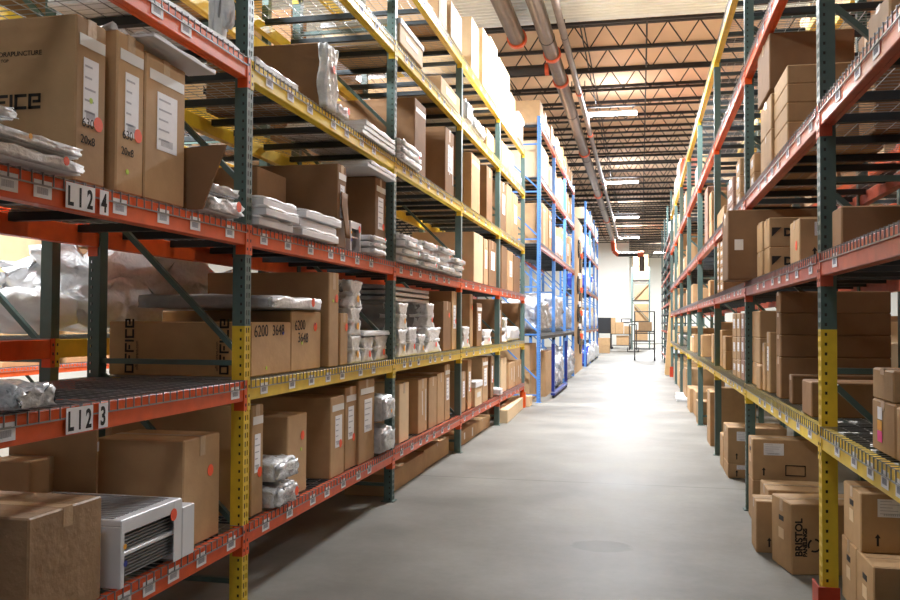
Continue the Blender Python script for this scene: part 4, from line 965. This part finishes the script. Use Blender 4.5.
t = P('panels', XA + .06, 3.62, 4.22, 2.95, 2.97, .16, '', 'white boards lying across the tops of the upright cartons, nearest bay'); t.rotation_euler.x = -.02
f = blob(.2, .5, .03, (6, 8, 2), amp=.01, seed=3, pillow=.2)
tag(link('crumpled_tape', shade(f.mesh('crumpled_tape', M['clear'])), loc=(-2.55, 3.58, 2.95 - .002)), 'crumpled clear film on top of the upright carton', 'film')
# fourth shelf
P('panels', XA + .0, 3.75, 4.62, 3.19, 3.215, .6, '', 'thin white board lying on the nearest orange fourth shelf')
for k, (a, z1) in enumerate(((4.46, 3.95), (4.58, 4.05))):
    P('pack', XA - .02 - .1 * k, a, a + .07, 3.192, z1, .07, '', 'tall narrow white wrapped piece beside the nearest post, %s one' % ('near', 'far')[k], 'tall wrapped pieces')
P('panels', XA - .0, 4.84, 5.5, 3.192, 3.23, .25, '', 'thin long white board before the film-ended carton, left fourth shelf')
P('pack', XA + .02, 6.16, 6.42, 3.192, 3.30, .4, 'o', 'small white wrapped pack with orange dot beside the film-ended carton')
for k in range(3):
    P('panels', XA + .03, 6.8 + .05 * k, 7.78, 3.192 + .045 * k, 3.192 + .045 * (k + 1) - .002, .7, '', '%s white board in the pile on the left fourth shelf, second bay' % ('lowest', 'middle', 'topmost')[k], 'white boards on the left fourth shelf')
for k in range(3):
    P('pack', XA + .03, 7.95, 8.72, 3.192 + .07 * k, 3.192 + .07 * (k + 1) - .003, .7, 'o' if k == 1 else '', '%s white wrapped pack by the second post, left fourth shelf, third bay' % ('lowest', 'middle', 'topmost')[k], 'wrapped packs on the left fourth shelf')
# second shelf
P('pack', XA - .03, 5.10, 6.05, 1.728, 1.83, .9, 'o', 'grey foam slab with crinkled white end on the marker-numbered cartons', m='greyfoam', name='foam_slab')
for k, (z0, z1) in enumerate(((1.545, 1.77), (1.775, 1.99))):
    P('bundle', XA - .05, 6.74, 7.05, z0, z1, .9, '', '%s waisted white bundle stacked above the first, left second shelf, second bay' % ('lower', 'upper')[k], 'stacked upper bundles', seed=70 + k)
P('panels', XA - .03, 7.06, 7.84, 1.535, 1.575, .8, '', 'white board lying over the wrapped bundles, left second shelf, second bay')
P('bundle', XA - .05, 8.2, 8.55, 1.582, 1.84, .9, '', 'upper waisted white bundle at the near end, left second shelf, third bay', 'stacked upper bundles', seed=80)
P('bundle', XA - .05, 9.33, 9.72, 1.596, 1.86, .9, 'o', 'upper waisted white bundle with orange sticker, left second shelf, third bay', 'stacked upper bundles', seed=81)
for k in range(3):
    P('pack', XA - .2, 8.15, 10.1, 1.865 + .055 * k, 1.865 + .055 * (k + 1) - .003, .8, '', '%s grey foam slab above the bundles, left second shelf, third bay' % ('lowest', 'middle', 'topmost')[k], 'grey foam slabs', m='greyfoam', name='foam_slab')
# bottom shelf
for k in range(2):
    P('pack', XA + .02, 5.13, 5.48, .478 + .16 * k, .478 + .16 * (k + 1) - .01, .5, '' if k else 'o', '%s clear crumpled bag between cartons, left bottom shelf, second bay' % ('lower', 'upper')[k], 'clear bags on the bottom shelf', m='clear', name='plastic_bag')
    P('pack', XA + .02, 7.44, 7.80, .478 + .28 * k, .478 + .28 * (k + 1) - .02, .6, 'y' if k else '', '%s bulging clear bag beside the second post, left bottom shelf' % ('lower', 'upper')[k], 'clear bags on the bottom shelf', m='clear', name='plastic_bag')
P('tray', XA - .0, 12.05, 12.6, .478, .83, .3, '', 'white tub standing before the large carton, left bottom shelf, fourth bay')
P('pack', XA + .02, 14.0, 14.2, .478, .62, .3, '', 'white wrapped pack beside the fourth post, left bottom shelf')
# the wrapped louvre unit in the nearest bay
def louvre(loc, w, d, h, label, group=None, rz=0):
    t = thing('louvre_unit', loc, label, 'frame unit', group, rz)
    b = MB(); b.cbox(-d / 2, d / 2, -w / 2, w / 2, h - .03, h, .004); link('top_panel', b.mesh('top_panel', M['panelw']), t, label='ribbed top panel')
    b = MB()
    for k in range(14): b.box(-d / 2 + .03, d / 2 - .05, -w / 2 + .02 + k * (w - .04) / 14, -w / 2 + .02 + (k + .5) * (w - .04) / 14, h, h + .004)
    link('ribs', b.mesh('ribs', M['greyfoam']), t)
    for y, n_ in ((-w / 2, 'side_board'), (w / 2 - .03, 'side_board')):
        b = MB(); b.cbox(-d / 2, d / 2, y, y + .03, 0, h - .03, .003); link(n_, b.mesh(n_, M['panelw']), t)
    b = MB(); b.cbox(-d / 2, d / 2 - .01, -w / 2 + .03, w / 2 - .03, h * .44, h * .5, .003); link('middle_shelf', b.mesh('middle_shelf', M['panelw']), t)
    for z0, z1 in ((.03, h * .4), (h * .52, h - .05)):
        b = MB(); b.box(d / 2 - .06, d / 2 - .05, -w / 2 + .03, w / 2 - .03, z0, z1)
        for k in range(6): zz = z0 + (z1 - z0) * (k + .3) / 6; b.box(d / 2 - .05, d / 2 - .03, -w / 2 + .03, w / 2 - .03, zz, zz + .006)
        link('louvre_panel', b.mesh('louvre_panel', M['greyfoam']), t)
    A = Face((d / 2, -w / 2, 0), (0, 1, 0), (0, 0, 1), (1, 0, 0), w, h)
    A.decal('end_rail', t, 'panelw', w * .5, h - .035, w, .05); A.decal('end_rail', t, 'panelw', w * .92, h * .5, w * .14, h * .98, off=.002)
    A.disc('round_sticker', t, 'orange_dot', w * .84, h * .78, .03, off=.004, label='orange round sticker'); A.disc('round_sticker', t, 'blue_dot', w * .06, h * .35, .014, off=.004, label='blue dot sticker')
    A.disc('round_sticker', t, 'yellow_dot', w * .05, h * .6, .012, off=.004, label='yellow dot sticker')
    return t
louvre((-2.58, 3.74, .478), .52, .72, .30, 'white ribbed louvre unit with orange dot beside the film-wrapped carton')
b = MB(); b.cbox(-.2, .2, -.06, .06, 0, .25, .004)
tag(link('white_grille', b.mesh('white_grille', M['panelw']), loc=(-2.42, 4.07, .478)), 'white grille panel between louvre unit and large dotted carton', 'panel')
louvre((-2.42, 6.83, 2.227), .26, .3, .24, 'small white louvre unit on the left third shelf before a carton')
# long cartons on the floor under the bottom shelf of the left rack
fl = [(8.05, 9.55, .21), (9.6, 10.9, .22), (11.15, 12.6, .2), (12.65, 14.0, .18)]
for i, (a, b_, h) in enumerate(fl):
    carton(-1, XA - .11 - .02 * (i % 2), a, b_, 0, h, .42, 'm' if i == 2 else '', 'long low kraft carton on the floor below the left rack, %s in line' % ORD[i], 'long cartons on the floor under the left rack', seed=i)
t = carton(-1, XA + .06, 14.4, 16.9, 0, .22, .22, '', 'long pale kraft carton jutting into the aisle beyond the left floor cartons', None, seed=44); t.rotation_euler.z = .03
carton(-1, XA - .25, 14.5, 16.8, 0, .30, .5, '', 'dark long carton behind the jutting floor carton, left rack', None, seed=45, m='brown')
carton(-1, XA + .1, 17.35, 17.75, 0, .2, .3, '', 'small pale kraft carton on floor at the left rack end', None, seed=46, m='pale')
# right rack, nearest bay: light cartons with bright stickers on the first shelf
for k, (z0, z1, y0, y1, dd) in enumerate(((1.127, 1.34, 3.72, 4.06, .5), (1.342, 1.47, 3.74, 4.05, .5))):
    t = carton(1, .965, y0, y1, z0, z1, dd, '', '%s carton with tape, right first shelf, nearest bay' % ('pale lower stickered', 'pale upper')[k], 'pale cartons on the right first shelf', seed=90 + k, m='kraft')
    if k == 0:
        A, Nn = faces(1, y1 - y0, dd, z1 - z0)
        A.decal('sticker', t, 'paper', .13, .16, .07, .05, off=.002); A.decal('sticker', t, 'yellow_dot', .13, .11, .07, .04, off=.003, label='yellow sticker'); A.decal('sticker', t, 'pink', .13, .065, .07, .045, off=.003, label='pink sticker')
t = carton(1, .965, 3.36, 3.70, 1.127, 1.335, .5, '', 'pale carton with pink sticker, right first shelf, nearest', 'pale cartons on the right first shelf', seed=93, m='kraft')
A, Nn = faces(1, .34, .5, .208); A.decal('sticker', t, 'paper', .27, .15, .05, .06, off=.002); A.decal('sticker', t, 'pink', .27, .07, .05, .05, off=.003, label='pink sticker')
for o in C.objects:                                                # the lettered carton stands a little askew
    if 'black lettering' in str(o.get('label', '')): o.location = (1.23, 6.433, 0); o.rotation_euler.z = .19
# right floor, behind the yellow post
carton(1, 1.2, 5.05, 5.42, 0, .375, .6, 'h', 'nearer lower kraft carton with handhole on the floor behind the yellow right post', 'cartons behind the yellow right post', seed=95)
carton(1, 1.2, 5.44, 5.80, 0, .375, .6, 'h', 'farther lower kraft carton with handhole on floor behind yellow right post', 'cartons behind the yellow right post', seed=98)
carton(1, 1.2, 5.33, 5.74, .378, .71, .6, 'hla', 'upper kraft carton with label and handhole, behind the yellow right post', 'cartons behind the yellow right post', seed=96)
carton(1, 1.3, 3.9, 4.7, 0, .8, .5, '', 'dark brown carton deep under the nearest right shelf', None, seed=97, m='brown')
for k in range(2):
    b = MB(); b.cbox(-.15, .15, -.5, .5, 0, .05, .004)
    tag(link('floor_slab', b.mesh('floor_slab', M['panelw']), loc=(.95 - .05 * k, 20.9 - .9 * k, 0.0)), '%s flat white slab on the floor beside the right rack' % ('farther', 'nearer')[k], 'slab', 'white slabs on the floor')
pack(1, XR + .02, 22.2, 23.3, 5.105, 5.8, .5, '', 'salmon-coloured wrapped package on top of the right rack, nearer one', 'salmon packages', seed=5, m='salmon', name='wrapped_package')
pack(1, XR + .02, 23.6, 24.6, 5.105, 5.55, .5, '', 'salmon-coloured wrapped package on top of the right rack, farther one', 'salmon packages', seed=6, m='salmon', name='wrapped_package')
# ---------------- fill for the farther racks ----------------
SH = {}
def fill(tagname, side, X, Y0, Y1, z, hmax, seed, lvname, bayname, group, wmin=.25, wmax=.7, gap=.25, dmax=.9, pal=('kraft', 'kraft', 'brown', 'pale'), hmin=.4, wraps=0, kinds=('carton',)):
    r = random.Random(seed); y = Y0 + r.uniform(0, gap); n = 0
    while y < Y1 - wmin:
        w = min(r.uniform(wmin, wmax), Y1 - y); h = r.uniform(hmin, 1) * hmax; m = r.choice(pal)
        nm = {'kraft': 'kraft', 'brown': 'brown', 'pale': 'pale kraft', 'bluewrap': 'blue', 'silver': 'silver'}[m]
        sh = 'tall' if h > w * 1.3 else 'low' if h < w * .6 else 'square'
        if r.random() < wraps:
            mm = r.choice(('silver', 'foam', 'bluewrap') if wraps > .45 else ('silver', 'foam')); nm = {'silver': 'silver', 'foam': 'white', 'bluewrap': 'blue'}[mm]
            pack(side, X + side * .03, y, y + w, z + .002, z + h * .8, min(dmax, .7), '', '%s film-wrapped package, %s along %s level, %s of %s' % (nm, ORD[n], lvname, bayname, tagname), group, seed=seed * 31 + n, m=mm, name='wrapped_package')
        else:
            op = ''.join(c for c in 'lso' if r.random() < .25)
            carton(side, X + side * r.uniform(.02, .07), y, y + w - .01, z + .002, z + h, min(dmax, .9), op, '%s %s carton, %s along %s level, %s of %s' % (sh, nm, ORD[n], lvname, bayname, tagname), group, seed=seed * 31 + n, m=m)
        y += w + (r.uniform(0, gap) if r.random() < .5 else .01); n += 1
# racks behind and across: hundreds of cartons of which only slivers show
STUFF = {k: MB() for k in ('kraft', 'brown', 'pale')}
def distant(side, X, Y0, Y1, z, hmax, seed, wmin=.35, wmax=.9, gap=.8, hmin=.5, dmax=.9):
    r = random.Random(seed); y = Y0 + r.uniform(0, gap)
    while y < Y1 - wmin:
        w = min(r.uniform(wmin, wmax), Y1 - y); h = r.uniform(hmin, 1) * hmax; x = X + side * r.uniform(.02, .07)
        a, c = sorted((x, x + side * dmax)); DB.cbox(a, c, y, y + w - .012, z + .003, z + h, .006, r.randrange(3))
        y += w + (r.uniform(0, gap) if r.random() < .5 else .01)
DB = MB()
XB = -XL - 1.02 - .25 - 1.02
for lv, z, hm in ((1, .48, .6), (3, 2.47, .6), (4, 3.42, .55), (5, 4.32, .6)):
    for i in (1, 2, 3):
        distant(1, XB + .05, YL[i] + .1, YL[i + 1] - .02, z, hm, 100 + lv * 9 + i, gap=.9)
for lv, z, hm in ((1, 1.12, .7), (2, 2.22, .7), (3, 3.22, .7), (4, 4.22, .7), (5, 5.22, .8)):
    for i in range(0, 6):
        distant(-1, XR + 2.29 - .05, YR[i] + .1, YR[i + 1] - .02, z, hm, 200 + lv * 9 + i)
for lv, z in ((0, 0), (1, 1.02), (2, 2.12), (3, 3.22), (4, 4.32)):
    for i, (a, c) in enumerate(((4.98, 7.98), (8.08, 11.08), (11.2, 14.15))):
        distant(-1, -8.25, a, c, z, .8, 300 + lv * 9 + i, wmin=.5, wmax=1.0, gap=.4, hmin=.6)
tag(link('cartons', DB.mesh('cartons', [M['kraft'], M['brown'], M['pale']])), 'kraft cartons crowding the racks behind the left and right racks', 'boxes', None, 'stuff')
# upper far shelves of the right rack
for lv, z, hm, bays in ((4, 3.98, .85, (4, 5, 6, 7)), (5, 5.105, .8, (6, 7)), (3, 2.812, .8, (5, 6, 7)), (2, 2.025, .45, (5, 6, 7)), (1, 1.12, .5, (4, 5, 6, 7)), (0, 0, .7, (5, 6, 7))):
    for i in bays:
        y0 = YR[i] + .1
        if lv == 3 and i == 5: y0 = 20.0
        if lv == 4 and i == 5: y0 = 20.5
        if lv == 2 and i == 7: continue
        if lv == 3 and i == 6: y0 = 23.3
        if lv == 1 and i == 4: y0 = 16.4
        if lv == 1 and i == 5: continue
        if lv == 5 and i == 6: continue
        if lv == 1 and i == 6: y0 = 23.45
        if lv == 0 and i == 5: y0 = 21.0
        fill('right rack', 1, XR + .02, y0, YR[i + 1] - .02, z, hm, 400 + lv * 9 + i, LVW[lv], BAYW[i] + ' bay', 'goods on the far shelves of the right rack', wmin=.4, wmax=.9, gap=.7, hmin=.4, dmax=.8, pal=('kraft', 'pale', 'pale'))
# ---------------- blue racks further down on the left ----------------
XBL = -2.04
B1 = [18.3, 21.47, 24.63, 27.8]; B2 = [34.0, 37.1, 40.3, 43.5]
def brack(nm, Ys, levs, h):
    for i, y in enumerate(Ys):
        frame('rack_frame', XBL, y, h, -1, 'blue upright frame of the %s blue rack, %s from the near end' % (nm, ORD[i]), col='blue', group='blue frames of the %s blue rack' % nm, holes=(i == 0 and nm == 'near'), ysplit='yellow')
    for lv, z in levs.items():
        for i in range(len(Ys) - 1):
            c = 'deckbar' if (nm == 'near' and lv == 1) else 'redor'
            for X, s, w in ((XBL, -1, 'aisle side'), (XBL - 1.02, 1, 'rear side')):
                beam(X, Ys[i], Ys[i + 1], z - .11, s, c, '%s load beam, %s, %s level, %s bay of %s blue rack' % ('grey' if c == 'deckbar' else 'red', w, LVW[lv], BAYW[i], nm), 'beams of the %s blue rack' % nm)
            w = (Ys[i + 1] - Ys[i] - PW) / 2
            for k in (0, 1): deck(XBL, Ys[i] + PW + w * k + .004, z + .008, w - .01, -1, 'wire mesh deck, %s half, %s level, %s bay of %s blue rack' % (('near', 'far')[k], LVW[lv], BAYW[i], nm), 'wire decks of the %s blue rack' % nm)
brack('near', B1, {1: 1.42, 2: 3.33, 3: 4.74, 4: 5.86}, 6.0)
brack('far', B2, {1: 1.42, 2: 2.95, 3: 4.45, 4: 5.7}, 6.35)
for i in range(3):
    for lv, z, hm in ((2, 3.345, 1.0), (3, 4.755, .85), (4, 5.875, .6)):
        fill('near blue rack', -1, XBL - .02, B1[i] + .1, B1[i + 1] - .02, z, hm, 500 + lv * 9 + i, LVW[lv], BAYW[i] + ' bay', 'goods on the near blue rack', wmin=.35, wmax=.8, gap=.2, hmin=.7, dmax=.8, wraps=.12, pal=('kraft', 'kraft', 'pale'))
    for lv, z, hm in ((1, 1.435, 1.0), (2, 2.965, 1.1), (3, 4.465, .9), (4, 5.715, .7)):
        fill('far blue rack', -1, XBL - .02, B2[i] + .1, B2[i + 1] - .02, z, hm, 600 + lv * 9 + i, LVW[lv], BAYW[i] + ' bay', 'goods on the far blue rack', wmin=.4, wmax=.9, gap=.2, hmin=.6, dmax=.8, wraps=.7 if lv < 4 else .3, pal=('pale', 'pale'))
    fill('far blue rack', -1, XBL + .06, B2[i] + .1, B2[i + 1] - .02, 0, 1.2, 690 + i, 'floor', BAYW[i] + ' bay', 'goods on the floor of the far blue rack', wmin=.5, wmax=1.0, gap=.2, hmin=.6, dmax=.8, wraps=1)
# clear-wrapped pallet goods on the first blue shelf
for i, (a, c, h) in enumerate(((18.5, 21.2, .75), (21.7, 24.3, 1.0), (24.9, 27.5, .7))):
    f = blob(c - a, .85, h, (8, 16, 8), amp=.05, seed=50 + i, pillow=.3)
    tag(link('wrapped_load', shade(f.mesh('wrapped_load', M['silver'])), loc=(XBL - .5, (a + c) / 2, 1.436)), 'large clear-wrapped load on the lowest near blue shelf, %s bay' % BAYW[i], 'package', 'clear-wrapped loads on the near blue rack')
# tall kraft crates and silver bags on the floor of the near blue rack, low blue stanchion carts before them
for k in range(2):
    carton(-1, XBL - .25, 18.5, 19.7, .0 + .62 * k, .61 + .6 * k, .75, '', '%s large wood-brown crate on the floor of the nearest blue bay' % ('lower', 'upper')[k], 'crates in the blue rack', seed=700 + k, m='kraft')
carton(-1, XBL - .05, 19.85, 21.3, 0, 1.0, .8, '', 'large kraft carton on the floor beside the stacked crates, blue rack', None, seed=703, m='kraft')
for k, y in enumerate((22.05, 22.95, 23.95, 25.2, 26.1, 27.1)):
    f = blob(.75, .75, .62 + .3 * ((k * 7) % 3) / 2, (7, 7, 7), amp=.05, seed=60 + k, pillow=.35)
    if abs(y % 3.16) > -1: tag(link('silver_bag', shade(f.mesh('silver_bag', M['silver'])), loc=(XBL - .40 + .04 * (k % 2), y, 0)), 'silver film-wrapped bag on the floor under near blue rack, %s along' % ORD[k], 'bag', 'silver bags on the floor under the near blue rack')
for k, (y, l) in enumerate(((19.5, 3.5),)):
    t = thing('stanchion_cart', (XBL + .05, y, 0), 'long low dark blue cart with uprights before the near blue rack', 'cart')
    b = MB(); b.box(.05, .14, 0, l, .06, .11); link('base', b.mesh('base', M['dblue']), t)
    for yy in (0, l - .07):
        b = MB(); b.box(.06, .13, yy, yy + .07, .14, 1.2); link('upright', b.mesh('upright', M['dblue']), t)
        b = MB(); b.tube((.1, yy + .02, .03), (.1, yy + .06, .03), .03, 10); link('wheel', b.mesh('wheel', M['black']), t)
# the tall kraft panel with coils of black cable between the two blue racks
t = thing('cable_board', (XBL - .1, 30.6, 0), 'tall narrow kraft board hung with black cable coils between blue racks', 'board')
b = MB(); b.box(-.05, .05, -1.9, 1.9, 0, 5.2); link('board', b.mesh('board', M['kraft']), t)
for k, (dy, z) in enumerate(((-.3, 4.2), (.5, 3.7), (-.6, 2.95), (.4, 2.5), (-.5, 2.0), (.5, 1.7), (-.4, 1.25), (.5, .9))):
    b = MB(); R_ = .3
    for q in range(3):
        for j in range(20):
            a0, a1 = 2 * math.pi * j / 20, 2 * math.pi * (j + 1) / 20
            b.bar((.06 + .02 * q, dy + R_ * (1 + .15 * q) * math.cos(a0), z + R_ * math.sin(a0)), (.06 + .02 * q, dy + R_ * (1 + .15 * q) * math.cos(a1), z + R_ * math.sin(a1)), .016)
    link('cable_coil', b.mesh('cable_coil', M['black']), t)
    b = MB(); b.box(.08, .16, dy - .1, dy + .1, z + .22, z + .4); link('cable_tag', b.mesh('cable_tag', M['orange_dot' if k % 2 else 'paper']), t)
# ---------------- right: shelving of small parts beyond the rack ----------------
for q, (y0, y1) in enumerate(((30.2, 34.2), (34.4, 38.4), (38.6, 43.0))):
    t = thing('parts_shelving', (XR + .05, y0, 0), 'tall grey-green shelving of small parts beyond right rack, %s unit' % ORD[q], 'shelf', 'small parts shelving')
    for yy in (0, y1 - y0 - .06):
        for xx in (0, .84):
            b = MB(); b.box(xx, xx + .06, yy, yy + .06, 0, 6.1); link('post', b.mesh('post', M['steel']), t)
    nl = 14 if q < 2 else 12
    for k in range(nl):
        z = .3 + k * .34
        b = MB(); b.box(0, .9, .06, y1 - y0 - .06, z, z + .03); b.box(-.015, 0, .06, y1 - y0 - .06, z - .01, z + .06); link('shelf', b.mesh('shelf', M['redor' if k % 3 == 0 else 'deckbar']), t)
        r = random.Random(q * 50 + k); y = .15; nb = 0
        while y < y1 - y0 - .4:
            w = r.uniform(.22, .42); h = r.uniform(.14, .25); m = r.choice(('paper', 'paper', 'purple', 'pale', 'ink', 'kraft'))
            if r.random() < .68 and k < nl - 1:
                b = MB(); b.cbox(0, .4, 0, w, 0, h, .004)
                tag(link('parts_bin', b.mesh('parts_bin', M[m]), loc=(XR + .12 + r.uniform(0, .04), y0 + y, z + .031)), 'small %s box, %s on %s shelf from floor, %s parts shelving unit' % ({'paper': 'white', 'purple': 'reddish', 'pale': 'pale', 'ink': 'black', 'kraft': 'kraft'}[m], ORD[nb], ORD[k], ORD[q]), 'box', 'small boxes in the parts shelving')
                nb += 1
            y += w + .03
for q in range(5):                                                   # tall wrapped pieces on top of the shelving
    f = blob(.5, .5, .9 + .15 * (q % 3), (5, 5, 8), amp=.03, seed=q, pillow=.1)
    tag(link('wrapped_roll', shade(f.mesh('wrapped_roll', M['foam' if q % 2 else 'crinkle'])), loc=(XR + .45, (30.9, 32.2, 33.5, 35.2, 36.8)[q], (.3 + 13 * .34 if q < 6 else 4.04) + .031)), 'tall white wrapped piece on top of the parts shelving, %s along' % ORD[q], 'package', 'wrapped pieces on the parts shelving')
# planks and boards leaning by the right rack end
for k, (y, h, m) in enumerate(((29.0, 2.4, 'wood'), (29.35, 1.9, 'kraft'), (29.65, 2.2, 'pale'))):
    b = MB(); b.bar((0, 0, 0.0), (.16, .02, h), .16, .03)
    tag(link('leaning_board', b.mesh('leaning_board', M[m]), loc=(XR - .08, y, .02)), '%s board leaning at the far end of the right rack' % ('tall wooden', 'short kraft', 'pale')[k], 'board', 'leaning boards')
# ---------------- the far end ----------------
def cart(loc, lab, w=1.25):
    t = thing('utility_cart', loc, lab, 'cart')
    for z in (.22, .95):
        b = MB(); b.box(-w / 2, w / 2, -.35, .35, z, z + .04); link('shelf', b.mesh('shelf', M['dark']), t)
    for sx in (-1, 1):
        for sy in (-1, 1):
            b = MB(); b.box(sx * w / 2 - .03, sx * w / 2 + .03, sy * .33 - .02, sy * .33 + .02, .1, 1.0); link('leg', b.mesh('leg', M['dark']), t)
            b = MB(); b.tube((sx * (w / 2 - .05), sy * .33 - .025, .08), (sx * (w / 2 - .05), sy * .33 + .025, .08), .08, 12); link('wheel', b.mesh('wheel', M['black']), t)
    return t
cart((-1.26, 58.5, 0), 'dark utility cart loaded with cartons before the white end wall')
for i, (x, z, w, h) in enumerate(((-1.35, .991, .5, .75), (-1.75, .991, .28, 1.05), (-.83, .991, .45, .5), (-1.15, .261, .8, .62))):
    b = MB(); b.cbox(-w / 2, w / 2, -.28, .28, 0, h, .006)
    tag(link('carton', b.mesh('carton', M['kraft']), loc=(x, 58.5, z)), '%s carton on the dark cart by the end wall' % ('square middle', 'tall narrow left', 'low right', 'wide lower-shelf')[i], 'box', 'cartons on the cart')
t = thing('black_screen', (-2.35, 59.5, 0), 'black screen panel standing beside the loaded cart', 'screen')
b = MB(); b.cbox(-.5, .5, -.04, .04, 1.0, 2.05, .02); link('panel', b.mesh('panel', M['black']), t)
b = MB(); b.box(-.42, -.36, -.03, .03, 0, 1.0); b.box(.36, .42, -.03, .03, 0, 1.0); link('legs', b.mesh('legs', M['black']), t)
for k in range(2):
    b = MB(); b.cbox(-.35, .35, -.3, .3, 0, .42, .006)
    tag(link('carton', b.mesh('carton', M['kraft']), loc=(-2.05, 50.5, .425 * k)), '%s brown carton on the floor at the blue rack end' % ('lower', 'upper')[k], 'box', 'floor cartons at the blue rack end')
b = MB(); b.cbox(-.35, .35, -.01, .05, 0, .28, .02)
t = thing('wall_light', (-.98, 61.95, 1.72), 'small emergency light unit on the white end wall', 'lamp')
link('case', b.mesh('case', M['dark']), t); b = MB(); b.box(-.28, .28, -.02, -.01, .05, .23); link('lens', b.mesh('lens', M['paper']), t)
# tower of shelving with large cartons
t = thing('steel_shelf_tower', (0, 58.0, 0), 'tall grey steel shelving tower stacked with large cartons, far end', 'shelf')
for sx in (-.55, .55):
    for sy in (-.4, .4):
        b = MB(); b.box(sx - .04, sx + .04, sy - .04, sy + .04, 0, 5.3); link('post', b.mesh('post', M['steel']), t)
for z in (.5, 1.75, 3.1, 4.4):
    b = MB(); b.box(-.51, .51, -.4, .4, z, z + .07); link('shelf', b.mesh('shelf', M['dark']), t)
b = MB(); b.bar((-.53, -.42, 3.2), (.53, -.42, 4.35), .04); link('diagonal_brace', b.mesh('diagonal_brace', M['steel']), t)
b = MB(); b.bar((.53, -.42, 1.85), (-.53, -.42, 3.05), .04); link('diagonal_brace', b.mesh('diagonal_brace', M['steel']), t)
for i, (z, w, h) in enumerate(((.571, .8, .7), (1.821, .9, 1.1), (3.171, .9, 1.0), (4.471, 1.0, .85), (5.33, .95, .75))):
    b = MB(); b.cbox(-w / 2, w / 2, -.34, .34, 0, h, .008)
    tag(link('carton', b.mesh('carton', M['kraft']), loc=(.04 if z < 5 else .0, 58, z)), '%s large carton in the far shelving tower' % ('lowest', 'second lowest', 'middle', 'second highest', 'topmost')[i], 'box', 'cartons in the tower')
b = MB(); b.cbox(-.22, .22, -.2, .2, 0, .3, .02)
# rolling ladder cart
t = thing('rolling_ladder', (.17, 41.0, 0), 'grey steel rolling ladder cart standing in the aisle', 'ladder')
for sx in (-.44, .44):
    for sy, zt in ((-.5, 2.2), (.5, 2.2)):
        b = MB(); b.tube((sx, sy, .12), (sx, sy * .8, zt), .025, 10); link('upright', b.mesh('upright', M['dark']), t)
    b = MB(); b.tube((sx, -.4, 2.2), (sx, .4, 2.2), .022, 8); link('hand_rail', b.mesh('hand_rail', M['dark']), t)
    for sy in (-.5, .5):
        b = MB(); b.tube((sx - .03, sy, .09), (sx + .03, sy, .09), .09, 14); link('wheel', b.mesh('wheel', M['black']), t)
b = MB(); b.tube((-.44, -.4, 2.2), (.44, -.4, 2.2), .022, 8); link('top_rail', b.mesh('top_rail', M['dark']), t)
for k, z in enumerate((.5, .85, 1.2)):
    b = MB(); b.box(-.44, .44, -.48 + .12 * k, -.22 + .12 * k, z, z + .05); link('step', b.mesh('step', M['dark']), t)
b = MB(); b.box(-.44, .44, -.1, .42, 1.28, 1.33); link('platform', b.mesh('platform', M['dark']), t)
b = MB(); b.cbox(-.3, .3, -.2, .2, 0, .4, .006)
tag(link('carton', b.mesh('carton', M['kraft']), loc=(.2, 41.15, 1.332)), 'small kraft carton on the rolling ladder platform', 'box')
t = thing('hand_truck', (-.45, 52.5, 0), 'dark hand truck standing behind the rolling ladder', 'hand truck')
b = MB(); b.tube((-.2, 0, .1), (-.2, .15, 1.6), .03, 8); b.tube((.2, 0, .1), (.2, .15, 1.6), .03, 8); b.tube((-.2, .15, 1.6), (.2, .15, 1.6), .03, 8)
link('handle_frame', b.mesh('handle_frame', M['black']), t)
b = MB(); b.box(-.25, .25, -.3, 0, .02, .05); link('toe_plate', b.mesh('toe_plate', M['dark']), t)
for sx in (-.3, .3):
    b = MB(); b.tube((sx - .03, .08, .14), (sx + .03, .08, .14), .14, 14); link('wheel', b.mesh('wheel', M['black']), t)
b = MB(); b.cbox(-.28, .28, -.25, .25, 0, .8, .03)
tag(link('blue_bin', b.mesh('blue_bin', M['dblue']), loc=(.95, 54, 0.9)), 'blue bin standing behind the rolling ladder', 'bin') if False else None
# big plastic-wrapped heaps seen through the left rack
def heap(name, loc, w, d, h, m, lab, seed, amp=.05, pillow=.3):
    f = blob(w, d, h, (12, 12, 9), amp=amp, seed=seed, pillow=pillow)
    return tag(link(name, shade(f.mesh(name, M[m])), loc=loc), lab, 'package')
heap('plastic_wrapped_heap', (-3.95, 6.3, 1.56), 2.0, .8, .62, 'crinkle', 'heap of white plastic-wrapped goods behind the left second shelf', 11, amp=.075)
heap('wrapped_load', (-3.98, 3.35, 1.60), 1.5, .85, .60, 'clear', 'dark film-wrapped load on the rear rack at left edge', 12, amp=.02)
heap('white_roll', (-3.92, 5.03, 1.56), .35, .5, .3, 'foam', 'round white wrapped roll on the rear rack beyond the nearest frame', 13, amp=.01, pillow=.5)
